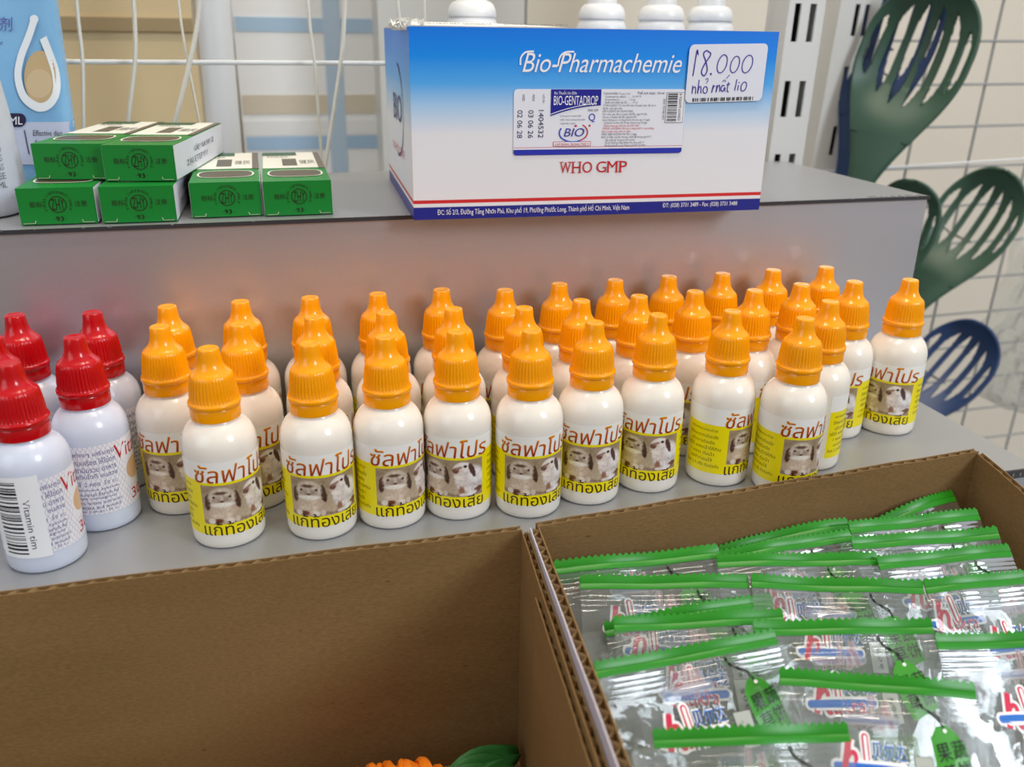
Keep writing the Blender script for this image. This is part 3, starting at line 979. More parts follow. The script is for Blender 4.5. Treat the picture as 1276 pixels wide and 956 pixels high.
while x < 37.5:
    wd = random.choice([.3, .5, .8, .6]); V, T = rect2(x, min(x + wd, 37.8), .5, 2.2); g.shape(V, T, pst(.00115), 0, lin((30, 30, 34)))
    x += wd + random.choice([.25, .3, .5, .9])
g.build('barcode', M_print, ps, smooth=False)

# ------------------------------------------------------------------ small green medicine boxes
GL = .0335; GHh = .0170; GD = .115
gr, brn2, wh2 = lin((16, 128, 46)), lin((38, 52, 26)), lin((236, 236, 226))


def green_box():
    r = thing('green_medicine_box', 'x', 'box')
    g = MB(); w, d, h = GL, GD, GHh
    b = 0.0004
    g.box(0, w, 0, d, 0, h, 0, gr)
    g.hexa([(w, .0004, .0004), (w + .0002, .0004, .0004), (w + .0002, d - .0004, .0004), (w, d - .0004, .0004)],
           [(w, .0004, h - .0004), (w + .0002, .0004, h - .0004), (w + .0002, d - .0004, h - .0004), (w, d - .0004, h - .0004)], 0, lin((226, 228, 236)))
    g.box(-.0002, 0, .0004, d - .0004, .0004, h - .0004, 0, lin((210, 214, 220)))
    g.build('carton_body', M_matte, r, smooth=False)
    g = MB()                                                 # end flap with its tuck notches and print
    fr = lambda x, y: (x / 1000, -.0004, y / 1000)
    fr1 = lambda x, y: (x / 1000, -.00055, y / 1000)
    V, T = rect2(0.15, 33.35, 0.9, 16.9); g.shape(V, T, fr, 0, gr)
    V, T = rect2(6.5, 27, 0.1, 0.9); g.shape(V, T, fr, 0, gr)
    for a, bb in (((1.0, .7), (6.2, .7)), ((27.3, .7), (32.4, .7))):
        V, T = stroke2([a, bb], .25); g.shape(V, T, fr1, 0, lin((190, 200, 170)))
    V, T = stroke2([(6.2, .7), (6.6, 2.0)], .35); g.shape(V, T, fr1, 0, lin((190, 200, 170)))
    V, T = stroke2([(27.3, .7), (26.9, 2.0)], .35); g.shape(V, T, fr1, 0, lin((190, 200, 170)))
    cx, cy = 17.2, 9.3
    V, T = stroke2(arc2(cx, cy, 3.7, 3.7, 0, 360, 28), .42); g.shape(V, T, fr1, 0, brn2)
    V, T = fit('ZHY', cx - 2.9, cx + 2.9, cy - 2.6, cy + 2.6, 0, .02, 2); g.shape(V, T, fr1, 0, brn2)
    s = 'FORZA INTERNATIONALE'
    for i, ch in enumerate(s):
        if ch == ' ': continue
        a = math.radians(205 - 230 * i / (len(s) - 1))
        V, T = glyphs(ch, 0, .01, 1)
        rr = 5.2; sz = 1.75
        g.shape([(cx + (rr + v * sz) * math.cos(a) + (u - .3) * sz * math.sin(a), cy + (rr + v * sz) * math.sin(a) - (u - .3) * sz * math.cos(a)) for u, v in V], T, fr1, 0, brn2)
    V, T = fit('·93·', cx - 2.8, cx + 2.8, 1.6, 3.6, 0, .02, 2); g.shape(V, T, fr1, 0, brn2)
    V, T = fit('93', cx - 1.5, cx + 1.5, 1.4, 3.7, 0, .02, 2); g.shape(V, T, fr1, 0, brn2)
    V, T = fit('祖标', 5.0, 10.6, 8.2, 10.9, 0, 0, 1); g.shape(V, T, fr1, 0, brn2)
    V, T = fit('注册', 24.6, 30.0, 8.2, 10.9, 0, 0, 1); g.shape(V, T, fr1, 0, brn2)
    g.build('end_flap', M_matte, r, smooth=False)
    g = MB()
    tp = lambda x, y: (x / 1000, y / 1000, GHh + .0002)
    tp1 = lambda x, y: (x / 1000, y / 1000, GHh + .0003)
    tp2 = lambda x, y: (x / 1000, y / 1000, GHh + .0004)
    V, T = rect2(.3, 33.2, 46, 114); g.shape(V, T, tp, 0, wh2)
    V, T = rect2(.3, 20, 99, 114.5); g.shape(V, T, tp1, 0, lin((40, 90, 60)))
    V, T = rect2(30.0, 33.4, 44, 114); g.shape(V, T, tp1, 0, lin((110, 98, 90)))
    pts = [(3, 26), (4, 33), (7.5, 37), (16.7, 38), (26, 37), (29.5, 33), (30.5, 26), (29.5, 19), (26, 15), (16.7, 14), (7.5, 15), (4, 19)]
    V = [tuple(p) for p in smooth_path(pts + [pts[0]], 4)[:-1]]
    g.shape(V, [tuple(range(len(V)))], tp, 0, lin((86, 78, 60)))
    V2, T = stroke2(V, .9, True); g.shape(V2, T, tp1, 0, wh2)
    V, T = rect2(11, 19, 55, 84); g.shape(V, T, tp1, 0, lin((96, 92, 80)))
    V, T = fit('健民', 20.5, 29, 62, 78, 0, .01, 1); g.shape(V, T, tp1, 0, lin((110, 106, 96)))
    V, T = fit('FORZA', 3, 15, 90, 97, 0, .03, 2); g.shape(V, T, tp1, 0, lin((96, 110, 90)))
    sd = lambda x, y: (GL + .0004, x / 1000, y / 1000)
    V, T = fit('GÃEU RAUHU ZÌ', 40, 88, 9.3, 12.8, 0, 0, 1); g.shape(V, T, sd, 0, lin((90, 92, 110)))
    V, T = fit('ZẠI ETEPYU', 22, 70, 3.2, 7.2, 0, 0, 1); g.shape(V, T, sd, 0, lin((90, 92, 110)))
    g.build('top_print', M_matte, r, smooth=False)
    return r


zz1 = ZT + .0005; zz2 = zz1 + GHh + .0006
gbx = [((-.1165, .4560, zz1), -1, 'green flat medicine box, bottom one at the left of the stack'),
       ((-.0805, .4535, zz1), -1, 'green flat medicine box, bottom one at the right of the stack, its white side showing'),
       ((-.1120, .4800, zz2), -9, 'green flat medicine box, upper one at the left, pushed back over the stack'),
       ((-.0790, .4690, zz2), -9, 'green flat medicine box, upper one at the right, resting on two boxes'),
       ((-.0403, .4590, zz1), .6, 'green flat medicine box lying singly, left of the right-hand pair'),
       ((-.0055, .4570, zz1), 0, 'green flat medicine box lying singly, nearest the big carton')]
GG = 'green flat medicine boxes on the upper shelf'
pr = green_box()
for i, (loc, a, l) in enumerate(gbx):
    if i == 0:
        pr.location = loc; pr.rotation_euler = (0, 0, math.radians(a)); pr['label'] = l; pr['group'] = GG
    else:
        dup(pr, loc, math.radians(a), l, GG)

# ------------------------------------------------------------------ corrugated cartons in front
ZF = -0.1125


def wall_panel(parent, name, A, B, zA, zB, z0, thick, mats=None, period=0.0068, slant=(0, 0)):
    """corrugated board from plan point A to B (rim heights zA, zB): two liners and the fluted sheet between"""
    A, B = np.array(A, float), np.array(B, float)
    t = (B - A) / np.linalg.norm(B - A)
    n = np.array([-t[1], t[0]])
    Ln = np.linalg.norm(B - A)
    g = MB()
    lt = 0.00045
    sl = np.array(slant, float)

    def top(s, o): return (*(A + t * s + n * o), zA + (zB - zA) * s / Ln)
    def botm(s, o): return (*(A + t * s + n * o + sl), z0)
    k = 14
    for (o0, o1, mi) in ((0, lt, 0), (thick - lt, thick, 1)):
        for i in range(k):
            s0, s1 = Ln * i / k, Ln * (i + 1) / k
            j0 = 0.0005 * math.sin(i * 1.9); j1 = 0.0005 * math.sin((i + 1) * 1.9)
            if i == 0: j0 = 0
            if i == k - 1: j1 = 0
            tp = lambda s, o, j: (top(s, o)[0], top(s, o)[1], top(s, o)[2] + j * .6)
            g.hexa([botm(s0, o0), botm(s1, o0), botm(s1, o1), botm(s0, o1)], [tp(s0, o0, j0), tp(s1, o0, j1), tp(s1, o1, j1), tp(s0, o1, j0)], mi)
    m = max(8, int(Ln / period) * 8)
    P = [[], []]
    for i in range(m + 1):
        s = Ln * i / m
        o = thick / 2 + (thick / 2 - lt) * math.sin(2 * PI * s / period)
        P[0].append(botm(s, o)); tpp = top(s, o); P[1].append((tpp[0], tpp[1], tpp[2] - 0.0004))
    g.grid(P, 2)
    o = g.build(name, (mats or [M_kraft, M_kraft]) + [M_flute], parent, smooth=False)
    return o


TH = 0.0034
lb = thing('cardboard_box', 'brown corrugated cardboard box at the left front, nearly empty, holding a woven carrot toy', 'box', (0, 0, 0))
wall_panel(lb, 'back_wall', (-0.245, 0.3155), (0.0900, 0.3118), 0.0125, 0.0135, ZF, TH)
wall_panel(lb, 'right_wall', (0.0897, 0.3115), (0.0693, 0.0850), 0.0130, 0.0055, ZF, TH - .0006)
wall_panel(lb, 'inner_flap', (0.0842, 0.2720), (0.0696, 0.1000), 0.0075, 0.0030, ZF, TH - .0012)
wall_panel(lb, 'left_wall', (-0.245, 0.0850), (-0.245, 0.3120), 0.0125, 0.0125, ZF, TH)
wall_panel(lb, 'front_wall', (0.0690, 0.0850), (-0.245, 0.0850), 0.0055, 0.0125, ZF, TH)
g = MB(); g.hexa([(-.243, .087, ZF), (.072, .087, ZF), (.090, .312, ZF), (-.243, .312, ZF)], [(-.243, .087, ZF + .003), (.072, .087, ZF + .003), (.090, .312, ZF + .003), (-.243, .312, ZF + .003)])
g.build('box_floor', M_kraft, lb, smooth=False)

rb = thing('cardboard_box', 'brown corrugated cardboard box at the right front, full of green-topped clear pouches', 'box', (0, 0, 0))
wall_panel(rb, 'back_wall', (0.0965, 0.3095), (0.3310, 0.3216), 0.0155, 0.0185, ZF, TH)
wall_panel(rb, 'left_wall', (0.0768, 0.0850), (0.0968, 0.3090), 0.0160, 0.0155, ZF, .0041, [M_kraft, M_liner])
wall_panel(rb, 'right_wall', (0.3300, 0.3218), (0.3140, 0.0800), 0.0175, -0.0150, ZF, TH)
wall_panel(rb, 'front_wall', (0.3140, 0.0800), (0.0770, 0.0850), -0.0150, 0.0120, ZF, TH)
g = MB(); zf = -0.0930
g.hexa([(.081, .087, zf), (.312, .082, zf), (.327, .320, zf), (.099, .309, zf)], [(.081, .087, zf + .003), (.312, .082, zf + .003), (.327, .320, zf + .003), (.099, .309, zf + .003)])
g.build('box_floor', M_kraft, rb, smooth=False)

# woven carrot toy
M_carrot = plain('orange_woven_cord', (240, 128, 20), 0.6, 0.4, 0.18, 300, 0.5)
M_husk = plain('green_husk', (38, 104, 44), 0.55, 0.4, 0.25, 150, 0.4)
cz = ZF + 0.0034
ct = thing('woven_carrot_toy', 'orange woven carrot toy with dark green husk leaves lying in the left cardboard box', 'toy', (0.016, 0.2785, cz))
g = MB()
path = [(-0.040 + 0.074 * i / 300, 0) for i in range(301)]
R_ = lambda s: 0.0038 + 0.0135 * min(1, s * 2.2) ** .7 if s < .8 else 0.0173 - 0.010 * ((s - .8) / .2) ** 2
g.lathe([(max(.0005, R_(i / 24.0) * 0.86), -0.040 + 0.074 * i / 24) for i in range(25)], 24)
g.v = [(z, x * .95, 0.0186 + y) for x, y, z in g.v]
pts, rs = [], []
for i in range(520):
    s = i / 519.0
    a = 2 * PI * 10.5 * s
    r = R_(s) * 0.88
    wob = 0.0006 * math.sin(a * 3.3)
    pts.append((-0.040 + 0.074 * s, (r + wob) * math.cos(a) * .95, 0.0186 + (r + wob) * math.sin(a)))
    rs.append(0.0027 + 0.0006 * math.sin(a * 5))
g.tube(pts, rs, 7)
pts = []
for i in range(420):
    s = i / 419.0
    a = -2 * PI * 8 * s + 1
    pts.append((-0.040 + 0.074 * s, R_(s) * .93 * math.cos(a) * .95, 0.0186 + R_(s) * .93 * math.sin(a)))
g.tube(pts, 0.0014, 6)
g.build('carrot_body', M_carrot, ct)
g = MB()
tip = ony(641, 936, .292) - np.array([0.016, 0.2785, cz])
for k in range(6):
    P = []
    off = (k - 2.5) * 0.0022
    for j in range(9):
        s = j / 8
        c = np.array([0.030, 0.0, 0.018]) * (1 - s) + (tip + np.array([-.004 + .0016 * k, off * .6, -.0030 * abs(k - 2)])) * s + np.array([0, 0, .004 * math.sin(PI * s)])
        wd = 0.0024 + 0.0052 * math.sin(PI * min(1, s * .85 + .1))
        P.append([tuple(c + np.array([-.35 * wd * q, .55 * wd * q + off * s, .75 * wd * q + .0011 * math.cos(q * 5 + k)])) for q in np.linspace(-1, 1, 7)])
    g.grid(P)
lf = g.build('husk_leaves', M_husk, ct)
sm = lf.modifiers.new('thickness', 'SOLIDIFY'); sm.thickness = 0.0006

# ------------------------------------------------------------------ clear pouches with a green sealed top
LG, LBK = lin((56, 146, 32)), lin((12, 18, 12))


def pouch(P0, P1, lean, seed, sag=0.002, droop=0.0, length=0.130, puff=0.0050, label='', wid=0.079):
    rr = random.Random(seed)
    P0, P1 = np.array(P0, float), np.array(P1, float)
    ex = P1 - P0; wd = np.linalg.norm(ex); ex = ex / wd
    hz = np.array([ex[1], -ex[0], 0.0]); hz /= np.linalg.norm(hz)            # towards the viewer, level
    a = math.radians(lean)
    dn = hz * math.sin(a) + np.array([0, 0, -math.cos(a)])
    dn = dn - ex * dn.dot(ex); dn /= np.linalg.norm(dn)
    nn = np.cross(dn, ex)
    if nn.dot(hz) < 0: nn = -nn
    base = P0
    root = thing('snack_pouch', label, 'pouch', tuple(base), 0, 'green-topped clear pouches in the right cardboard box')
    ph = [rr.uniform(0, 6.28) for _ in range(8)]
    fr_ = [rr.uniform(60, 190) for _ in range(4)]

    def surf(u, v, sd):           # u 0..1 across, v metres down, sd +1 front / -1 back
        pf = puff * (max(0.0, math.sin(PI * u)) ** .55) * (1 - math.exp(-max(0, v - .012) / .020)) * (max(0.0, 1 - (v / length) ** 6))
        wr = 0.0007 * math.sin(u * wd * fr_[0] + v * fr_[1] * .6 + ph[0]) + 0.0006 * math.sin(v * fr_[2] - u * 6 + ph[1]) + 0.0003 * math.sin(u * 19 + v * 150 + ph[2])
        ramp = min(1, max(0, (v - .010) / .012))
        rid = 0
        if .0068 < v < .0145: rid = 0.00026 * math.sin((v - .0068) / .0019 * 2 * PI)
        bow = sag * math.sin(PI * u) + 0.0010 * math.sin(2 * PI * u * 1.5 + ph[3]) * (1 - ramp * .5)
        dr = -droop * (1 - u) ** 2
        p = ex * (u * wd) + dn * v + nn * (sd * (pf + wr * ramp * .9 + .00012) + rid + bow) + np.array([0, 0, dr])
        return p
    nu, nv = 34, 44
    g = MB()
    vs = np.concatenate([np.linspace(.0055, .016, 18), np.linspace(.0175, length, nv - 18)])
    for sd in (1, -1):
        g.grid([[tuple(surf(i / nu, v, sd)) for i in range(nu + 1)] for v in vs])
    g.build('clear_film', M_film, root, angle=80)
    # green sealed top with a pinked edge
    g = MB()
    nt = 26
    nb = nt * 4
    for sd, off in ((1, .00022), (-1, .00022)):
        rows = []
        for v in (None, .0012, .0030, .0036, .0041, .0060):
            row = []
            for i in range(nb + 1):
                u = i / nb
                vv = v
                if v is None:
                    q = (i % 4) / 4.0
                    vv = -0.0005 + 0.0013 * abs(q * 2 - 1)
                gv = -0.00028 if v == .0036 else 0
                row.append(tuple(surf(u, vv, sd) + nn * (sd * (off + gv * .5) + gv * .4)))
            rows.append(row)
        g.grid(rows)
    g.build('green_seal', M_band, root, angle=30)

    # printing on the front of the film (millimetres from the top-left corner)
    k = wd * 1000 / 78.0
    def pf(off=.0004):
        return lambda x, y: tuple(surf(min(1, max(0, x * k / (wd * 1000))), -y / 1000, 1) + nn * off)
    def pb(off=.0003):
        return lambda x, y: tuple(surf(min(1, max(0, x * k / (wd * 1000))), -y / 1000, -1) + nn * off)

    def sub(V, T):
        return V, T
    g = MB()
    V, T = stroke2(smooth_path([(53, -6.5), (54.2, -9.5), (57.5, -11.6), (60.5, -13.2), (62, -16.6)], 6), .9); g.shape(V, T, pf(.0005), 0, LBK)
    tg = [(56.4, -20.0), (58.8, -16.2), (62.8, -15.2), (66.4, -17.4), (69.6, -22.0), (72.4, -32.0), (72.2, -33.0), (60.8, -37.4), (60.0, -37.0), (57.2, -29.0)]
    ctr = (64.5, -26.5)
    g.shape(tg + [ctr], [(i, (i + 1) % len(tg), len(tg)) for i in range(len(tg))], pf(.0004), 0, LG)
    V, T = ell2(62.2, -17.2, .8, .7); g.shape(V, T, pf(.00055), 0, lin((232, 236, 232)))
    c, s = math.cos(math.radians(14)), math.sin(math.radians(14))
    for ch, bxx, byy in (('果', 0, 0), ('蔬', 6.3, 0), ('草', 0, -6.6), ('饼', 6.3, -6.6)):
        V, T = fit(ch, bxx, bxx + 5.6, byy, byy + 5.8, 0, 0.075, 2)
        V = [(58.8 + c * x - s * y, -27.6 + s * x + c * y) for x, y in V]
        g.shape(V, T, pf(.0006), 0, LBK)
    g.build('tag_print', M_ink, root, smooth=False)

    def logo(g, x0, y0, sc, fn, fn2, fn3, mir=1):
        q = lambda V: [(x0 + mir * x * sc, y0 + y * sc) for x, y in V]
        wht, bl, rdd = lin((240, 240, 244)), lin((34, 108, 200)), lin((206, 26, 70))
        V, T = rrect2(-1.0, 29, 1.3, 6.0, 2.2); g.shape(q(V), T, fn, 0, wht)
        hs = (((3.4, .4), (6.9, 12.6)), [(4.9, 5.4), (6.6, 7.8), (8.6, 8.0), (8.9, 5.6), (8.0, 2.6), (8.6, .6), (9.9, .9)])
        for st_, wdt in ((hs[0], 4.4), (smooth_path(hs[1], 4), 3.8)):
            V, T = stroke2(st_, wdt); g.shape(q(V), T, fn, 0, wht)
        V, T = rrect2(11.1, 15.2, 2, 15.4, 2.0); g.shape(q(V), T, fn, 0, wht)
        V, T = fit('贝尔达', 15.0, 29.0, 5.7, 12.9, 0, .09, 2); g.shape(q(V), T, fn, 0, wht)
        V, T = fit('ukra', 9.8, 24.0, -.9, 6.2, .1, .12, 2); g.shape(q(V), T, fn, 0, wht)
        V, T = rrect2(0, 28.2, 2.2, 5.0, 1.3); g.shape(q(V), T, fn2, 0, bl)
        for st_, wdt in ((hs[0], 2.3), (smooth_path(hs[1], 4), 1.7)):
            V, T = stroke2(st_, wdt); g.shape(q(V), T, fn3, 0, rdd)
        V, T = rrect2(11.9, 14.4, 3.0, 14.6, 1.2); g.shape(q(V), T, fn2, 0, rdd)
        V, T = rrect2(12.6, 13.8, 3.6, 14.0, .6); g.shape(q(V), T, fn3, 0, wht)
        V, T = fit('贝尔达', 15.6, 28.4, 6.4, 12.2, 0, .045, 2); g.shape(q(V), T, fn3, 0, bl)
        V, T = fit('ukra', 10.4, 23.4, 0, 5.4, .1, .05, 2); g.shape(q(V), T, fn3, 0, rdd)
    g = MB()
    logo(g, 18.0, -34.5, 1.0, pf(.0004), pf(.0005), pf(.0006))
    V, T = fit('®', 45, 47, -27.4, -25.4, 0, 0, 2); g.shape(V, T, pf(.0005), 0, lin((70, 72, 70)))
    V, T = rect2(49, 56.2, -38.5, -25.8); g.shape(V, T, pf(.0003), 0, lin((90, 92, 88)))
    V, T = rect2(49.35, 55.9, -38.2, -26.1); g.shape(V, T, pf(.0004), 0, lin((176, 182, 176)))
    V, T = fit('90g', 0, 8, 0, 2.6, 0, .02, 1); g.shape([(51.4 + y, -37 + x) for x, y in V], T, pf(.0005), 0, lin((60, 62, 60)))
    g.build('logo_print', M_ink, root, smooth=False)
    g = MB()                                             # on the back sheet, seen through the film
    logo(g, 46, -18.0, .76, pb(-.0003), pb(-.0002), pb(-.0001), -1)
    V, T = rect2(8, 27, -62, -31, 8, 10); g.shape(V, T, pb(-.0003), 0, lin((222, 226, 232)))
    yy = -33.0
    while yy > -60:
        w_ = rr.choice([.5, .5, 1.0, 1.4]); V, T = rect2(12.5, 26, yy - w_, yy, 6, 1); g.shape(V, T, pb(-.0002), 0, lin((120, 128, 140))); yy -= w_ + rr.choice([.6, 1.0])
    V, T = rect2(34, 74, -52, -41, 10, 4); g.shape(V, T, pb(-.0003), 0, lin((128, 178, 100)))
    V, T = rrect2(36.5, 60, -50, -42.6, 1); g.shape(V, T, pf(.0004), 0, lin((66, 160, 40)))
    V, T = fit('爱它就给它', 38, 58.5, -49, -43.8, 0, .02, 2); g.shape(V, T, pf(.0005), 0, lin((240, 246, 238)))
    g.build('back_print', M_ink2, root, smooth=False)
    return root


ZB = 0.0025
L1 = ['rearmost', 'second from the back', 'third from the back', 'fourth from the back', 'fifth from the back', 'sixth from the back', 'nearest the front']
cols = {
    'right-hand column': [((1085, 632), (1187, 610), .016), ((1055, 650), (1217, 633), 0), ((1060, 668), (1240, 656), 0), ((1090, 694), (1257, 677), 0), ((1150, 722), (1276, 710), 0), ((1162, 790), (1276, 786), 0)],
    'middle column': [((890, 660), (1055, 645), .010), ((890, 680), (1056, 660), .003), ((893, 690), (1090, 688), 0), ((935, 715), (1150, 722), 0), ((975, 772), (1160, 770), 0), ((970, 832), (1215, 850), 0)],
    'left-hand column': [((690, 698), (890, 680), 0), ((690, 704), (893, 678), .004), ((722, 717), (932, 715), 0), ((752, 765), (960, 738), .004), ((763, 768), (975, 757), 0), ((738, 825), (965, 783), 0), ((813, 908), (1055, 900), 0)]}
sd = 0
for cn, lst in cols.items():
    for i, (a, b, dr) in enumerate(lst):
        sd += 1
        dz = -.006 if (cn == 'left-hand column' and i == 3) else (-.003 if dr else 0.0)
        p, q = onz(*a, ZB + dz), onz(*b, ZB + dz)
        w_ = np.linalg.norm(q - p)
        if cn == 'right-hand column' and i >= 4:
            q = p + (q - p) / w_ * 0.0700
        elif w_ < 0.0635:
            p = q + (p - q) / w_ * 0.0700
        nm = L1[i] if i < len(lst) - 1 else 'nearest the front'
        pouch(p, q, 47, sd, sag=0.0016 * math.sin(sd * 1.7), droop=dr, puff=.0048 if i == len(lst) - 1 or (cn == 'left-hand column' and i == 5) else .0030, label='clear green-topped pouch, %s in the %s of the box' % (nm, cn))

# ------------------------------------------------------------------ uprights and wire panels behind
def upright(label, x0, x1, y, z0, z1, slots, depth, lean):
    r = thing('slotted_upright', label, 'shelf upright', ((x0 + x1) / 2, y, z0))
    w = x1 - x0
    xs = sorted({-w / 2, w / 2, *[v for s in slots[0] for v in s]})
    zs = sorted({0.0, z1 - z0, *[v - z0 for s in slots[1] for v in s]})
    g = MB()
    inx = lambda a, b: any(s[0] - 1e-6 <= a and b <= s[1] + 1e-6 for s in slots[0])
    inz = lambda a, b: any(s[0] - z0 - 1e-6 <= a and b <= s[1] - z0 + 1e-6 for s in slots[1])
    th = 0.0018
    for i in range(len(xs) - 1):
        for j in range(len(zs) - 1):
            if inx(xs[i], xs[i + 1]) and inz(zs[j], zs[j + 1]):
                continue
            g.box(xs[i], xs[i + 1], 0, th, zs[j], zs[j + 1])
    g.box(-w / 2, -w / 2 + th, th, depth, 0, z1 - z0)
    g.box(w / 2 - th, w / 2, th, depth, 0, z1 - z0)
    g.v = [(x + lean * (z + z0 - .2), yy, z) for x, yy, z in g.v]
    g.build('steel_channel', M_post, r, smooth=False)
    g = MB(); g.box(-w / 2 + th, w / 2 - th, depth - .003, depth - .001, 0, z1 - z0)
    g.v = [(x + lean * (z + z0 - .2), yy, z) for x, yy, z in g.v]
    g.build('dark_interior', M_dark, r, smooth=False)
    return r


YA, YB_ = SBK + 0.004, 0.752
pa = lambda x, y: ony(x, y, YA)
zA = [(pa(985, 52)[2], pa(990, 4)[2]), (pa(975, 146)[2], pa(980, 100)[2])]
pitch = zA[0][0] - zA[1][0]; sh = zA[0][1] - zA[0][0]
zl = [(zA[0][0] - pitch * k, zA[0][0] - pitch * k + sh) for k in range(-3, 4)]
xc = pa(1003, 30)[0]
xa0, xa1 = pa(981, 20)[0], pa(1026, 20)[0]
upright('white slotted steel upright at the back right corner of the upper shelf', xa0, xa1, YA, -0.9, 0.55, ([(-.0098, -.0046), (.0026, .0080)], zl), .030, 0.02)
pb_ = lambda x, y: ony(x, y, YB_)
zB = [(pb_(1063, 45)[2], pb_(1066, 5)[2]), (pb_(1047, 121)[2], pb_(1050, 84)[2])]
pitch = zB[0][0] - zB[1][0]; sh = zB[0][1] - zB[0][0]
zl = [(zB[0][0] - pitch * k, zB[0][0] - pitch * k + sh) for k in range(-3, 6)]
xb0, xb1 = pb_(1043, 20)[0], pb_(1099, 20)[0]
upright('white slotted steel upright standing behind the right end of the shelf, beside the green scoops', xb0, xb1, YB_, -0.9, 0.55, ([(-.0074, -.0022), (.0030, .0082)], zl), .040, 0.05)

# left wire panel
YL = 0.616
gp = thing('wire_grid_panel', 'white wire grid panel behind the green medicine boxes and big carton', 'wire panel', (0, YL, -0.9))
g = MB()
zw = ony(280, 78, YL)[2]
for k in range(-3, 5):
    z = zw + 0.09 * k
    g.tube([(-0.62, 0, z + .9), (xa0 - .004, 0, z + .9)], 0.0015, 8)
for x in (-0.52, -0.36, -0.2, ):
    g.tube([(x, .0028, 0.0), (x, .0028, 1.5)], 0.0015, 8)
g.build('wires', M_wire, gp)
# right wire panel
YR = 0.80
gp = thing('wire_grid_panel', 'wire grid panel on the right, greyed as if backlit, with scoops hanging from it', 'wire panel', (0, YR, -0.9))
g = MB()
x1, x2 = ony(1230, 103, YR), ony(1152, 103, YR)
stepx = (x1 - x2)[0]
z1_, z2_ = ony(1230, 56, YR)[2], ony(1230, 161, YR)[2]
stepz = (z1_ - z2_) / 2
for k in range(-1, 8):
    x = x2[0] + stepx * (k)
    g.tube([(x - .03 * (1 + .0), 0, 0.0), (x + 0.03 * .4, 0, 1.6)], 0.0014, 8)
for k in range(-4, 12):
    z = z1_ - stepz * k + 0.9
    g.tube([(xb1 - .05, -.0026, z + .002), (x2[0] + stepx * 8, -.0026, z + .008)], 0.0013, 8)
g.build('wires', M_gwire, gp)
g = MB()
pL, pR_ = ony(1050, 216, YR - .05), ony(1276, 200, YR - .05)
g.tube([tuple(pL - np.array([0.1, YR, -.9])), tuple(pR_ + (pR_ - pL) - np.array([0, YR, -.9]))], .0012, 8)
for pp in (pL - np.array([.1, 0, 0]), pR_ + (pR_ - pL)):
    g.tube([tuple(pp - np.array([0, YR, -.9])), tuple(pp - np.array([0, YR - .05, -.9]))], .0012, 8)
g.build('front_rail', M_wire, gp)

